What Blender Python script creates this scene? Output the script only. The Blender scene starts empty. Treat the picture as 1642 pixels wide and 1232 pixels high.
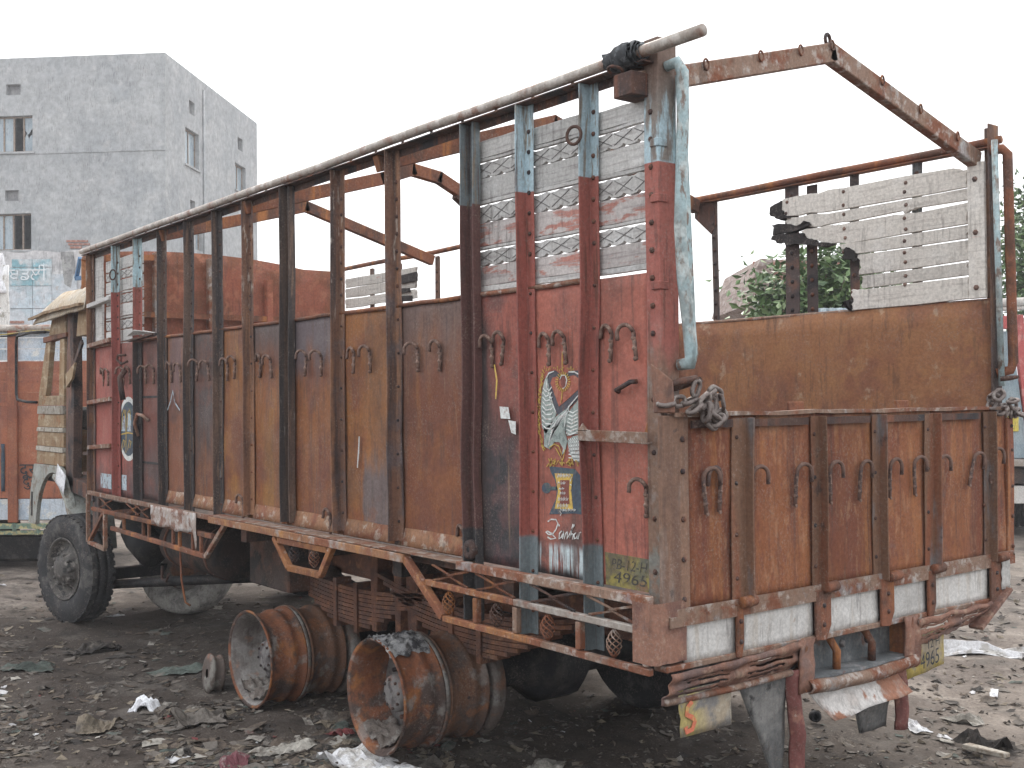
import bpy, math, random
from mathutils import Vector, Matrix, noise as mn

# ------------------------------------------------------------------ camera, world, sun, exposure
SC = bpy.context.scene
COL = SC.collection
ZO = 1.15                                   # the design frame has the truck's sill at z = 0; ground lies 1.15 m lower
F_PX, W_PX, H_PX = 1811.73, 1642.0, 1232.0
CAM = Vector((3.02178, -3.03686, 0.754807))
RC = ((0.60855149, 0.79346188, -0.00912886), (-0.01644227, 0.00110698, -0.99986420), (-0.79334402, 0.60861895, 0.01371997))
cam_d = bpy.data.cameras.new('camera'); cam = bpy.data.objects.new('camera', cam_d); COL.objects.link(cam)
rx, ry, rz = Vector(RC[0]), -Vector(RC[1]), -Vector(RC[2])
cam.matrix_world = Matrix(((rx.x, ry.x, rz.x, CAM.x), (rx.y, ry.y, rz.y, CAM.y), (rx.z, ry.z, rz.z, CAM.z + ZO), (0, 0, 0, 1)))
cam_d.sensor_width = 36.0; cam_d.lens = 36.0 * F_PX / W_PX
cam_d.clip_start = 0.1; cam_d.clip_end = 3000
SC.camera = cam

SUN_EL, SUN_AZ_DIR = math.radians(48), Vector((-0.845, 0.53, 0)).normalized()
world = bpy.data.worlds.new('World'); SC.world = world; world.use_nodes = True
wn, wl = world.node_tree.nodes, world.node_tree.links
wn.clear()
sky = wn.new('ShaderNodeTexSky'); sky.sky_type = 'NISHITA'; sky.sun_disc = False
sky.sun_elevation = SUN_EL; sky.sun_rotation = math.atan2(SUN_AZ_DIR.x, SUN_AZ_DIR.y)
sky.dust_density = 6.0; sky.air_density = 1.0
cloud = wn.new('ShaderNodeMix'); cloud.data_type = 'RGBA'; cloud.inputs[0].default_value = 0.86   # a closed sheet of bright cloud over the blue
cloud.inputs[7].default_value = (9.2, 9.35, 9.6, 1)
bg = wn.new('ShaderNodeBackground'); bg.inputs['Strength'].default_value = 0.1
wo = wn.new('ShaderNodeOutputWorld')
wl.new(sky.outputs[0], cloud.inputs[6]); wl.new(cloud.outputs[2], bg.inputs['Color']); wl.new(bg.outputs[0], wo.inputs[0])

sun_d = bpy.data.lights.new('sun', 'SUN'); sun_d.energy = 0.9; sun_d.angle = math.radians(20); sun_d.color = (1.0, 0.95, 0.88)
sun = bpy.data.objects.new('sun', sun_d); COL.objects.link(sun)
sd = SUN_AZ_DIR * math.cos(SUN_EL) + Vector((0, 0, math.sin(SUN_EL)))
sun.rotation_euler = sd.to_track_quat('Z', 'Y').to_euler(); sun.location = (-10, 8, 20)
SC.view_settings.view_transform = 'Standard'; SC.view_settings.look = 'None'
SC.view_settings.gamma = 1.0; SC.view_settings.use_curve_mapping = False
SC.view_settings.exposure = 1.1

# ------------------------------------------------------------------ helpers
R_ = random.Random(7)
def V(*a): return Vector(a)
def ray(u, v):
    a, b = (u - 821) / F_PX, (v - 616) / F_PX
    return V(*[RC[0][i] * a + RC[1][i] * b + RC[2][i] for i in range(3)])
def H(u, v, axis, val):                     # survey of the photograph: where a sight line meets a real plane of the place
    d = ray(u, v); return CAM + d * ((val - CAM[axis]) / d[axis])
def at(u, v, depth): return CAM + ray(u, v) * depth
def lerp(a, b, t): return a + (b - a) * t

WLOC = {}
def wloc(o): return WLOC.get(o.name, V(0, 0, 0))
class MB:
    """collects geometry in the design frame and links it as one mesh object"""
    def __init__(s): s.v = []; s.f = []; s.m = []; s.sm = []; s.M = None; s.mi = 0
    def add(s, vs, fs, smooth=False):
        n = len(s.v)
        for p in vs:
            p = Vector(p); s.v.append(s.M @ p if s.M else p)
        for f in fs:
            s.f.append([i + n for i in f]); s.m.append(s.mi); s.sm.append(smooth)
        return s
    def box(s, x0, x1, y0, y1, z0, z1):
        return s.hexa([(x0, y0, z0), (x1, y0, z0), (x1, y1, z0), (x0, y1, z0), (x0, y0, z1), (x1, y0, z1), (x1, y1, z1), (x0, y1, z1)])
    def hexa(s, p): return s.add(p, [(0, 3, 2, 1), (4, 5, 6, 7), (0, 1, 5, 4), (1, 2, 6, 5), (2, 3, 7, 6), (3, 0, 4, 7)])
    def bar(s, p, q, w, h, up=(0, 0, 1)):   # rectangular beam, w across, h along up
        p, q = Vector(p), Vector(q); d = (q - p).normalized(); sd_ = d.cross(Vector(up))
        if sd_.length < 1e-4: sd_ = d.cross(V(0, 1, 0))
        sd_.normalize(); u = sd_.cross(d); a, b = sd_ * w / 2, u * h / 2
        return s.hexa([p - a - b, p + a - b, q + a - b, q - a - b, p - a + b, p + a + b, q + a + b, q - a + b])
    def tube(s, pts, r, n=8, closed=False, cap=True):
        pts = [Vector(p) for p in pts]; k = len(pts); ref = None; vs = []; fs = []
        for i in range(k):
            if closed: t = pts[(i + 1) % k] - pts[i - 1]
            else: t = pts[min(i + 1, k - 1)] - pts[max(i - 1, 0)]
            t.normalize()
            if ref is None:
                ref = t.cross(V(0, 0, 1))
                if ref.length < .05: ref = t.cross(V(1, 0, 0))
            a = ref - t * ref.dot(t); a.normalize(); ref = a; b = t.cross(a)
            rr = r[i] if isinstance(r, (list, tuple)) else r
            for j in range(n):
                th = 2 * math.pi * j / n; vs.append(pts[i] + (a * math.cos(th) + b * math.sin(th)) * rr)
        for i in range(k if closed else k - 1):
            for j in range(n):
                i2 = (i + 1) % k; fs.append((i * n + j, i * n + (j + 1) % n, i2 * n + (j + 1) % n, i2 * n + j))
        if cap and not closed: fs += [tuple(range(n - 1, -1, -1)), tuple((k - 1) * n + j for j in range(n))]
        return s.add(vs, fs, True)
    def lathe(s, prof, c, axis, n=32, closed=False, jit=0, a0=0, a1=2 * math.pi):  # prof: (radius, height along axis)
        c = Vector(c); ax = Vector(axis).normalized(); a = ax.cross(V(0, 0, 1))
        if a.length < .05: a = ax.cross(V(1, 0, 0))
        a.normalize(); b = ax.cross(a); vs = []; fs = []; k = len(prof); full = abs(a1 - a0 - 2 * math.pi) < 1e-6
        nn = n if full else n + 1
        for i in range(nn):
            th = a0 + (a1 - a0) * i / n; d = a * math.cos(th) + b * math.sin(th)
            jj = 1 + (jit * mn.noise(V(math.cos(th) * 2, math.sin(th) * 2, c.x)) if jit else 0)
            for (r, h) in prof: vs.append(c + d * r * jj + ax * h)
        for i in range(n):
            i2 = (i + 1) % nn
            for j in range(k if closed else k - 1):
                j2 = (j + 1) % k; fs.append((i * k + j, i2 * k + j, i2 * k + j2, i * k + j2))
        return s.add(vs, fs, True)
    def prism(s, poly, fn, lo, hi):         # poly of 2-d points, fn(a, b, depth) -> point
        k = len(poly); vs = [fn(a, b, lo) for a, b in poly] + [fn(a, b, hi) for a, b in poly]
        return s.add(vs, [tuple(range(k - 1, -1, -1)), tuple(range(k, 2 * k))] + [(i, (i + 1) % k, k + (i + 1) % k, k + i) for i in range(k)])
    def sweep(s, prof, path, ux, uy, smooth=False):   # closed profile swept along a path with constant axes
        k = len(prof); vs = []; fs = []; ux, uy = Vector(ux), Vector(uy)
        for p in path:
            p = Vector(p)
            for a, b in prof: vs.append(p + ux * a + uy * b)
        for i in range(len(path) - 1):
            for j in range(k): fs.append((i * k + j, i * k + (j + 1) % k, (i + 1) * k + (j + 1) % k, (i + 1) * k + j))
        fs += [tuple(range(k - 1, -1, -1)), tuple((len(path) - 1) * k + j for j in range(k))]
        return s.add(vs, fs, smooth)
    def grid(s, nu, nv, fn, thick=0, smooth=True):    # fn(u, v) -> point
        vs = [fn(i / nu, j / nv) for i in range(nu + 1) for j in range(nv + 1)]; w = nv + 1
        fs = [(i * w + j, (i + 1) * w + j, (i + 1) * w + j + 1, i * w + j + 1) for i in range(nu) for j in range(nv)]
        if thick:
            n0 = len(vs); e1 = Vector(vs[-1]) - Vector(vs[0]); e2 = Vector(vs[nv]) - Vector(vs[nu * w]); nrm = e1.cross(e2).normalized() * thick
            vs = vs + [Vector(p) + nrm for p in vs]
            fs = fs + [tuple(reversed([i + n0 for i in f])) for f in fs]
            edge = [i * w for i in range(nu + 1)] + [nu * w + j for j in range(1, w)] + [i * w + nv for i in range(nu - 1, -1, -1)] + [j for j in range(nv - 1, 0, -1)]
            fs += [(edge[i], edge[i] + n0, edge[(i + 1) % len(edge)] + n0, edge[(i + 1) % len(edge)]) for i in range(len(edge))]
        return s.add(vs, fs, smooth)
    def rivet(s, p, nrm, r=.011, h=.008):
        return s.lathe([(0.0001, h), (r * .6, h * .85), (r, h * .25), (r, -.004)], p, nrm, 6)
    def mesh(s, name, mats, origin=V(0, 0, 0)):
        me = bpy.data.meshes.new(name)
        me.from_pydata([tuple(p - origin) for p in s.v], [], s.f)
        for m in (mats if isinstance(mats, (list, tuple)) else [mats]): me.materials.append(m)
        me.polygons.foreach_set('material_index', s.m); me.polygons.foreach_set('use_smooth', s.sm)
        me.update(); return me
    def build(s, name, mats, parent=None, origin=None, bevel=0, **props):
        pw = wloc(parent) if parent else V(0, 0, 0)
        o0 = Vector(origin) if origin is not None else (pw - V(0, 0, ZO) if parent else None)
        if o0 is None:
            xs = [p.x for p in s.v]; ys = [p.y for p in s.v]; zs = [p.z for p in s.v]
            o0 = V((min(xs) + max(xs)) / 2, (min(ys) + max(ys)) / 2, min(zs))
        o = bpy.data.objects.new(name, s.mesh(name, mats, o0)); COL.objects.link(o)
        w = o0 + V(0, 0, ZO); WLOC[o.name] = w; o.location = w - pw
        if parent: o.parent = parent
        if bevel:
            b = o.modifiers.new('bevel', 'BEVEL'); b.width = bevel; b.segments = 1; b.limit_method = 'ANGLE'
        for k, v in props.items(): o[k] = v
        return o
def empty(name, loc, label, cat, group=None):
    o = bpy.data.objects.new(name, None); COL.objects.link(o); o.empty_display_size = .2
    w = Vector(loc) + V(0, 0, ZO); WLOC[o.name] = w; o.location = w
    o['label'] = label; o['category'] = cat
    if group: o['group'] = group
    return o
def inst(name, mesh, loc, parent, rot=(0, 0, 0), **props):      # a piece that shares mesh data
    o = bpy.data.objects.new(name, mesh); COL.objects.link(o)
    w = Vector(loc) + V(0, 0, ZO); WLOC[o.name] = w; o.location = w - (wloc(parent) if parent else V(0, 0, 0))
    o.rotation_euler = rot
    if parent: o.parent = parent
    for k, v in props.items(): o[k] = v
    return o

# ------------------------------------------------------------------ materials
def nz(nt, scale, seed=0, detail=5, rough=.6, vec=None):
    N, L = nt.nodes, nt.links
    mp = N.new('ShaderNodeMapping'); mp.inputs['Scale'].default_value = scale if isinstance(scale, tuple) else (scale,) * 3
    mp.inputs['Location'].default_value = (seed * 3.7, seed * 1.3, seed * 2.1)
    L.new(vec, mp.inputs[0])
    t = N.new('ShaderNodeTexNoise'); t.inputs['Scale'].default_value = 1; t.inputs['Detail'].default_value = detail; t.inputs['Roughness'].default_value = rough
    L.new(mp.outputs[0], t.inputs['Vector']); return t.outputs[0]
def mrange(nt, val, lo, hi, a=0, b=1):
    m = nt.nodes.new('ShaderNodeMapRange'); m.interpolation_type = 'SMOOTHSTEP'
    m.inputs[1].default_value = lo; m.inputs[2].default_value = hi; m.inputs[3].default_value = a; m.inputs[4].default_value = b
    nt.links.new(val, m.inputs[0]); return m.outputs[0]
def mth(nt, op, a, b):
    m = nt.nodes.new('ShaderNodeMath'); m.operation = op
    for i, x in enumerate((a, b)):
        if isinstance(x, (int, float)): m.inputs[i].default_value = x
        else: nt.links.new(x, m.inputs[i])
    return m.outputs[0]
def weather(name, base, layers=(), rough=.8, bump=.25, grain=.18, bscale=60, metal=0, rvar=.12, spec=.3, trans=0, grime=.5, sat=.97):
    m = bpy.data.materials.new(name); m.use_nodes = True; nt = m.node_tree; N, L = nt.nodes, nt.links
    bs = N['Principled BSDF']; tc = N.new('ShaderNodeTexCoord'); oi = N.new('ShaderNodeObjectInfo')
    vec = tc.outputs['Object']
    sep = N.new('ShaderNodeSeparateXYZ'); L.new(vec, sep.inputs[0])
    rgb = N.new('ShaderNodeRGB'); rgb.outputs[0].default_value = (*base, 1); col = rgb.outputs[0]
    def mix(fac, a, b, blend='MIX'):
        x = N.new('ShaderNodeMix'); x.data_type = 'RGBA'; x.blend_type = blend
        if isinstance(fac, (int, float)): x.inputs[0].default_value = fac
        else: L.new(fac, x.inputs[0])
        L.new(a, x.inputs[6])
        if isinstance(b, tuple): x.inputs[7].default_value = (*b, 1)
        else: L.new(b, x.inputs[7])
        return x.outputs[2]
    for i, ly in enumerate(layers):
        fac = mrange(nt, nz(nt, ly.get('s', 6), ly.get('seed', i * 7 + 3), ly.get('d', 6), ly.get('r', .62), vec), ly.get('lo', .45), ly.get('hi', .6))
        for key, ch in (('z', 2), ('x', 0), ('y', 1)):
            if key in ly:
                zz = mth(nt, 'ADD', sep.outputs[ch], mth(nt, 'MULTIPLY', mth(nt, 'SUBTRACT', nz(nt, ly.get('ws', (9, 9, 2.5)), i + 11, 4, .6, vec), .5), ly.get('w', .0)))
                fac = mth(nt, 'MULTIPLY', fac, mrange(nt, zz, *ly[key]))
        fac = mth(nt, 'MULTIPLY', fac, ly.get('a', 1.0))
        col = mix(fac, col, ly['c'])
    if grime:
        sp_f = mth(nt, 'MULTIPLY', mrange(nt, nz(nt, 95, 31, 3, .7, vec), .50, .70), mrange(nt, nz(nt, 5, 33, 4, .6, vec), .35, .7))
        col = mix(mth(nt, 'MULTIPLY', sp_f, grime), col, (.30, .25, .21))
        dk_f = mth(nt, 'MULTIPLY', mrange(nt, nz(nt, (38, 38, 5), 37, 5, .65, vec), .50, .66), mrange(nt, nz(nt, 3.2, 41, 4, .6, vec), .38, .62))
        col = mix(mth(nt, 'MULTIPLY', dk_f, grime * .9), col, (.06, .045, .04))
    g = nz(nt, bscale, 1, 4, .7, vec)
    v = mrange(nt, g, .25, .75, 1 - grain, 1 + grain)
    rv = mrange(nt, oi.outputs['Random'], 0, 1, 1 - rvar, 1 + rvar)
    hs = N.new('ShaderNodeHueSaturation'); hs.inputs['Saturation'].default_value = sat; L.new(col, hs.inputs['Color']); L.new(mth(nt, 'MULTIPLY', v, rv), hs.inputs['Value'])
    L.new(hs.outputs[0], bs.inputs['Base Color'])
    bs.inputs['Metallic'].default_value = metal; bs.inputs['Specular IOR Level'].default_value = spec
    L.new(mrange(nt, nz(nt, 7, 5, 4, .6, vec), .3, .7, max(0, rough - .12), min(1, rough + .1)), bs.inputs['Roughness'])
    if bump:
        bp = N.new('ShaderNodeBump'); bp.inputs['Strength'].default_value = bump; bp.inputs['Distance'].default_value = .006
        L.new(mth(nt, 'ADD', g, mth(nt, 'MULTIPLY', nz(nt, 14, 9, 5, .6, vec), 1.2)), bp.inputs['Height']); L.new(bp.outputs[0], bs.inputs['Normal'])
    if trans: bs.inputs['Transmission Weight'].default_value = trans
    return m
RUST, ORUST, OCHRE, SOOT, ASH, GREYB = (.20, .072, .036), (.33, .125, .035), (.30, .15, .05), (.035, .031, .034), (.46, .42, .38), (.14, .115, .115)
RED, BLUE, DKRUST = (.345, .122, .09), (.38, .50, .55), (.10, .048, .032)
VST = (9, 9, .7)                            # vertical streaks
def L_(c, s=6, lo=.45, hi=.6, **k): return dict(c=c, s=s, lo=lo, hi=hi, **k)
# object-frame z of truck parts = design z + 1.15
M = {}
M['rust'] = weather('rust', RUST, [L_(DKRUST, 5, .45, .62), L_(ORUST, VST, .5, .68), L_(SOOT, 4, .58, .72, a=.7), L_(ASH, 30, .66, .74, a=.4)])
M['rust_dark'] = weather('rust_dark', (.085, .045, .034), [L_(SOOT, 4, .45, .6), L_(RUST, VST, .52, .66, a=.8), L_(ASH, 25, .64, .74, a=.35)])
M['rust_orange'] = weather('rust_orange', (.29, .12, .042), [L_(RUST, 6, .40, .58), L_((.38, .19, .08), 18, .55, .66, a=.7), L_(ASH, 26, .6, .7, a=.5), L_(SOOT, 5, .6, .74, a=.5)])
M['sill'] = weather('sill_rust', (.27, .13, .062), [L_(RUST, 5, .44, .6), L_((.34, .30, .27), 8, .52, .64, a=.8), L_((.36, .17, .06), 12, .56, .68)])
M['rust_pale'] = weather('rust_pale', (.245, .155, .11), [L_(RUST, 7, .46, .6), L_(ASH, 20, .52, .66, a=.7), L_(BLUE, 6, .58, .66, a=.3)])
M['tailgate'] = weather('tailgate', (.235, .086, .036), [L_((.17, .055, .034), (3, 3, 1.2), .40, .62, a=.8), L_((.36, .15, .05), (13, 13, 1.0), .50, .68, a=.6), L_((.34, .17, .09), (30, 30, 9), .52, .66, a=.6), L_((.15, .05, .036), (45, 45, 20), .55, .66, a=.5), L_(GREYB, 5, .6, .72, a=.45), L_((.36, .20, .12), 5, .44, .6, z=(1.74, 1.82), w=.2, a=.6), L_((.09, .05, .04), (22, 22, .7), .55, .68, a=.6)], sat=.98)
M['tail_post'] = weather('tail_post', (.165, .088, .054), [L_(RUST, VST, .45, .6), L_((.15, .16, .17), (6, 6, 1.5), .52, .64, a=.8), L_(SOOT, 8, .6, .7, a=.6)])
M['stile'] = weather('stile', (.22, .125, .082), [L_((.15, .085, .06), VST, .46, .62), L_((.27, .23, .2), (5, 5, 1.2), .5, .64, a=.7), L_((.17, .22, .2), 6, .6, .66, a=.6, z=(1.5, 1.2)), L_(SOOT, 12, .62, .7, a=.6)])
M['inner'] = weather('inner_rust', (.32, .145, .065), [L_((.24, .10, .055), 3, .42, .62), L_((.36, .17, .07), 8, .5, .66, a=.7), L_((.46, .33, .22), 10, .58, .7, a=.7, z=(1.6, 1.85), w=.5), L_(GREYB, 2.2, .5, .66, a=.5, z=(2.1, 2.35))])
M['bulkhead'] = weather('bulkhead', (.30, .095, .055), [L_(RUST, 3, .42, .6), L_((.40, .16, .09), 9, .52, .66, a=.6)])
M['skirt'] = weather('skirt_rust', (.25, .125, .065), [L_(RUST, 7, .46, .6), L_((.42, .37, .31), 16, .52, .66, a=.7)])
M['hook'] = weather('hook', (.15, .09, .07), [L_((.08, .055, .05), 14, .48, .6), L_((.27, .18, .14), 30, .54, .66)])
M['steel_pale'] = weather('steel_pale', (.33, .285, .245), [L_(RUST, 8, .5, .64, a=.8), L_((.55, .52, .48), 12, .5, .62, a=.6)], rough=.55, spec=.5)
def panel_mat(name, base, layers): return weather(name, base, list(layers) + [L_((.075, .052, .045), (1.6, 1.6, .7), .50, .72, a=.75, seed=len(name)), L_((.10, .06, .05), (26, 26, .8), .56, .68, a=.55, seed=2 * len(name)), L_((.30, .20, .13), (34, 34, 1.6), .62, .70, a=.45)], rough=.68, bump=.26, rvar=.04, sat=1.02)
dust_bottom = L_((.36, .26, .18), 14, .45, .6, z=(1.28, 1.16), w=.12, a=.7)
P = {}
P['AB'] = panel_mat('panel_red', RED, [L_((.43, .15, .11), 2.5, .45, .62, a=.7), L_((.17, .055, .045), (28, 28, 1.1), .52, .66, z=(1.75, 1.35), w=.3), L_((.24, .09, .07), 5, .5, .66, a=.7), L_(SOOT, 5, .52, .7, a=.6, z=(1.5, 1.15), w=.2)])
P['BC'] = panel_mat('panel_mural', RED, [L_((.43, .15, .11), 2.5, .45, .62, a=.7), L_((.24, .09, .07), 5, .5, .66, a=.7), L_((.07, .06, .06), 4, .38, .6, a=.85, z=(1.62, 1.2), w=.3), L_((.50, .58, .60), (40, 40, 2.2), .46, .56, z=(1.31, 1.27), w=.06), L_(SOOT, 6, .3, .5, z=(1.20, 1.16), w=.08)])
P['CD'] = panel_mat('panel_charred', (.045, .042, .046), [L_((.31, .105, .08), 3, .05, .2, z=(1.55, 2.1), w=1.0, ws=(3, 3, 1)), L_((.055, .045, .045), 3, .05, .2, x=(2.36, 2.24), z=(2.42, 2.2), w=.2), L_((.28, .09, .07), 6, .15, .3, x=(2.46, 2.53), z=(1.25, 1.75), w=.25), L_((.14, .075, .07), 4, .5, .64, a=.7), L_((.21, .10, .10), 5, .4, .6, a=.7, z=(1.30, 1.2), w=.1)])
P['DE'] = panel_mat('panel_brown', (.225, .088, .040), [L_((.17, .064, .038), 3, .42, .6), L_((.29, .125, .045), (6, 6, .9), .5, .68, a=.6), L_((.15, .105, .095), 2.5, .2, .45, a=.9, z=(1.9, 2.4), w=.7), dust_bottom])
P['EF'] = panel_mat('panel_ochre', (.265, .112, .042), [L_(RUST, 3, .42, .6), L_((.32, .145, .045), (6, 6, .9), .5, .68, a=.6), L_((.15, .115, .11), 5, .3, .5, x=(1.10, 1.17), z=(1.66, 1.52), w=.35), dust_bottom])
P['FG'] = panel_mat('panel_grey_top', (.21, .082, .037), [L_((.16, .062, .04), 3, .42, .6), L_((.27, .115, .045), (6, 6, .9), .5, .68, a=.6), L_((.125, .10, .105), 3, .1, .3, z=(1.95, 2.25), w=.7), dust_bottom])
P['GH'] = panel_mat('panel_ochre_low', (.235, .095, .04), [L_((.29, .14, .045), (6, 6, .8), .44, .64, z=(2.1, 1.7), w=.4), L_((.16, .06, .04), 3, .46, .6, a=.7), L_((.12, .09, .085), 3, .1, .3, z=(2.08, 2.35), w=.4), dust_bottom])
P['HI'] = panel_mat('panel_ochre_full', (.24, .10, .042), [L_((.30, .145, .048), (6, 6, .8), .46, .64), L_((.16, .062, .04), 3, .46, .6, a=.8), dust_bottom])
P['IJ'] = panel_mat('panel_scorched', (.20, .078, .037), [L_((.085, .062, .06), 3, .2, .45, z=(1.35, 1.85), w=1.1), L_((.15, .06, .04), 4, .46, .6, a=.7), dust_bottom])
P['JK'] = panel_mat('panel_plum', (.20, .078, .045), [L_((.17, .10, .095), 3, .3, .5, z=(1.75, 2.1), w=.6), L_((.30, .13, .05), VST, .5, .66, a=.6), L_(SOOT, 4, .5, .66, a=.5)])
P['KL'] = panel_mat('panel_door', (.17, .065, .05), [L_((.075, .06, .06), 3, .35, .55, z=(1.8, 1.2), w=.5), L_((.26, .12, .07), VST, .52, .66, a=.6), L_(SOOT, 4, .5, .66, a=.5)])
P['LM'] = panel_mat('panel_red_front', (.33, .10, .08), [L_((.40, .16, .13), 4, .5, .64, a=.6), L_((.09, .055, .055), 4, .35, .55, z=(1.55, 1.2), w=.4)])
P['MN'] = P['LM']
def post_mat(name, top, mid, low=None, soot=.4):
    ly = [L_(top, 3, -1, 0, z=(2.795, 2.80)), L_((.22, .17, .12), (45, 45, 5), .52, .6, a=.85, z=(2.78, 2.80)), L_(DKRUST, (30, 30, 2), .56, .66, a=.7), L_(SOOT, VST, .5, .66, a=soot)]
    if low: ly.insert(1, L_(low, 3, -1, 0, z=(1.33, 1.31), w=.02))
    return weather(name, mid, ly, rough=.7)
M['post_paint'] = post_mat('post_paint', BLUE, (.29, .088, .068), (.16, .19, .20))
M['post_corner'] = weather('post_corner', (.31, .10, .078), [L_(BLUE, 3, -1, 0, z=(2.795, 2.80)), L_((.19, .145, .115), (14, 14, 3), .46, .56, a=.9, z=(2.79, 2.81)), L_((.17, .115, .09), 3, .05, .2, z=(3.0, 3.15), w=.3), L_((.19, .115, .08), 4, .1, .3, z=(2.15, 1.95), w=.5), L_((.24, .2, .18), 6, .52, .62, a=.7, z=(2.3, 1.9)), L_(DKRUST, (30, 30, 2), .56, .66, a=.6), L_((.15, .19, .18), 7, .5, .62, a=.6, z=(1.6, 1.3))])
M['post_paint_sooty'] = post_mat('post_paint_sooty', (.17, .20, .21), (.125, .062, .055), (.06, .058, .06), .85)
M['post_front'] = post_mat('post_front', (.42, .56, .60), (.30, .085, .07), None, .35)
M['post_door'] = post_mat('post_door', (.42, .56, .60), (.29, .09, .07), (.05, .042, .042), .35); [setattr(n_.inputs[i_], 'default_value', v_) for n_ in M['post_door'].node_tree.nodes if n_.type == 'MAP_RANGE' and abs(n_.inputs[1].default_value - 1.33) < 1e-4 for i_, v_ in ((1, 2.40), (2, 2.36))]
M['post_rust'] = weather('post_rust', (.165, .085, .055), [L_(SOOT, VST, .44, .6, a=.85), L_((.30, .15, .08), VST, .5, .64, a=.8), L_((.50, .44, .38), (40, 40, 8), .57, .66, a=.6, z=(2.2, 2.6), w=.4), L_((.10, .085, .09), 3, .5, .66, a=.8)])
M['post_black'] = weather('post_black', (.055, .048, .048), [L_((.13, .085, .065), VST, .46, .62), L_((.22, .14, .1), (30, 30, 4), .57, .66, a=.7), L_((.42, .38, .35), (40, 40, 6), .62, .7, a=.5)])
M['wood_grey'] = weather('wood_grey', (.50, .49, .47), [L_((.36, .34, .33), (2.5, 20, 60), .5, .64), L_((.60, .60, .59), 4, .5, .64, a=.6), L_(SOOT, 9, .66, .74, a=.4)], bump=.35)
M['wood_red'] = weather('wood_red', (.50, .46, .44), [L_((.40, .14, .10), (6, 10, 22), .5, .58, a=.85), L_((.36, .32, .31), (2.5, 20, 60), .5, .64)], bump=.35)
M['wood_pale'] = weather('wood_pale', (.58, .55, .50), [L_((.46, .43, .39), (3, 20, 60), .52, .64), L_((.66, .64, .60), 3, .5, .64, a=.6), L_((.46, .2, .15), (5, 9, 20), .66, .72, a=.6)], bump=.35)
M['char'] = weather('char', (.025, .022, .022), [L_((.10, .09, .085), 18, .52, .66, a=.7), L_((.16, .09, .07), 8, .6, .7, a=.6)], bump=.6)
M['char_post'] = weather('char_post', (.075, .055, .052), [L_((.16, .08, .055), 7, .5, .62, a=.8), L_(SOOT, 5, .5, .62), L_((.3, .27, .25), 24, .62, .7, a=.5)])
M['blue_pipe'] = weather('blue_pipe', (.40, .53, .55), [L_((.22, .14, .10), (26, 26, 9), .52, .60, a=.9), L_((.30, .33, .32), 6, .48, .62, a=.7), L_((.62, .68, .66), 12, .5, .62, a=.7)], rough=.5)
M['white_strip'] = weather('white_strip', (.54, .525, .50), [L_((.45, .40, .34), (22, 22, 1.6), .5, .66, a=.7), L_((.30, .17, .1), 14, .64, .72, a=.6), L_((.38, .36, .34), 5, .5, .66, a=.5)])
M['sheet_rust'] = weather('sheet_rust', (.25, .125, .085), [L_((.16, .08, .06), 6, .45, .6), L_((.40, .28, .2), 14, .55, .68, a=.6), L_(GREYB, 5, .52, .66, a=.5)])
M['white_rust'] = weather('white_rust_sheet', (.60, .57, .54), [L_((.33, .15, .09), 5, .47, .54), L_((.42, .36, .32), 9, .5, .62, a=.5)])
M['grey_recess'] = weather('grey_recess', (.13, .14, .145), [L_((.24, .24, .24), 9, .5, .64), L_(RUST, 12, .6, .68, a=.6)])
M['rim_rust'] = weather('rim_rust', (.21, .075, .034), [L_((.33, .13, .035), 6, .5, .64, a=.8), L_((.075, .05, .042), 5, .46, .6), L_((.26, .24, .22), 7, .55, .66, a=.7), L_((.4, .37, .33), 30, .64, .72, a=.4)], bump=.5)
M['rim_grey'] = weather('rim_grey', (.13, .105, .09), [L_((.24, .10, .05), 5, .5, .62, a=.8), L_((.26, .25, .235), 6, .48, .62, a=.8), L_(SOOT, 7, .55, .66)], bump=.5)
M['rim_brown'] = weather('rim_brown', (.15, .075, .045), [L_((.09, .065, .055), 5, .45, .6), L_((.25, .10, .04), 7, .54, .66, a=.7), L_((.24, .225, .21), 6, .54, .66, a=.6), L_(SOOT, 8, .6, .7)], bump=.5)
M['rim_face'] = weather('rim_face', (.26, .245, .23), [L_((.15, .13, .12), 5, .45, .6), L_((.28, .15, .1), 8, .56, .66, a=.6)], bump=.4)
M['hub'] = weather('hub', (.19, .18, .175), [L_((.26, .12, .08), 14, .54, .64, a=.6), L_((.09, .08, .08), 10, .5, .6)], bump=.5)
M['ash'] = weather('ash', (.33, .33, .33), [L_((.06, .06, .065), 14, .48, .6), L_((.5, .49, .47), 20, .56, .66)], bump=.8)
M['tyre'] = weather('tyre', (.032, .032, .034), [L_((.10, .095, .088), 6, .5, .64, a=.8), L_((.16, .15, .14), 30, .6, .7, a=.5)], rough=.85, bump=.4)
M['tyre_dust'] = weather('tyre_dust', (.36, .34, .31), [L_((.20, .19, .18), 7, .48, .62), L_((.06, .06, .06), 26, .6, .68, a=.7)], rough=.9)
M['spring'] = weather('spring', (.16, .07, .042), [L_((.09, .045, .034), 8, .45, .6), L_((.26, .12, .06), 14, .55, .66, a=.7)])
M['under'] = weather('under', (.06, .042, .036), [L_((.13, .065, .045), 4, .48, .62), L_((.03, .027, .026), 5, .5, .62)])
M['black'] = weather('black_iron', (.018, .018, .02), [L_((.05, .045, .042), 6, .5, .64)], rough=.7)
M['chain'] = weather('chain', (.20, .165, .15), [L_((.10, .07, .06), 20, .48, .6), L_((.36, .33, .3), 40, .58, .68, a=.6)], rough=.55, metal=.3)
M['rag_black'] = weather('rag_black', (.06, .065, .07), [L_((.16, .17, .18), 30, .52, .64)], rough=.95)
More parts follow.
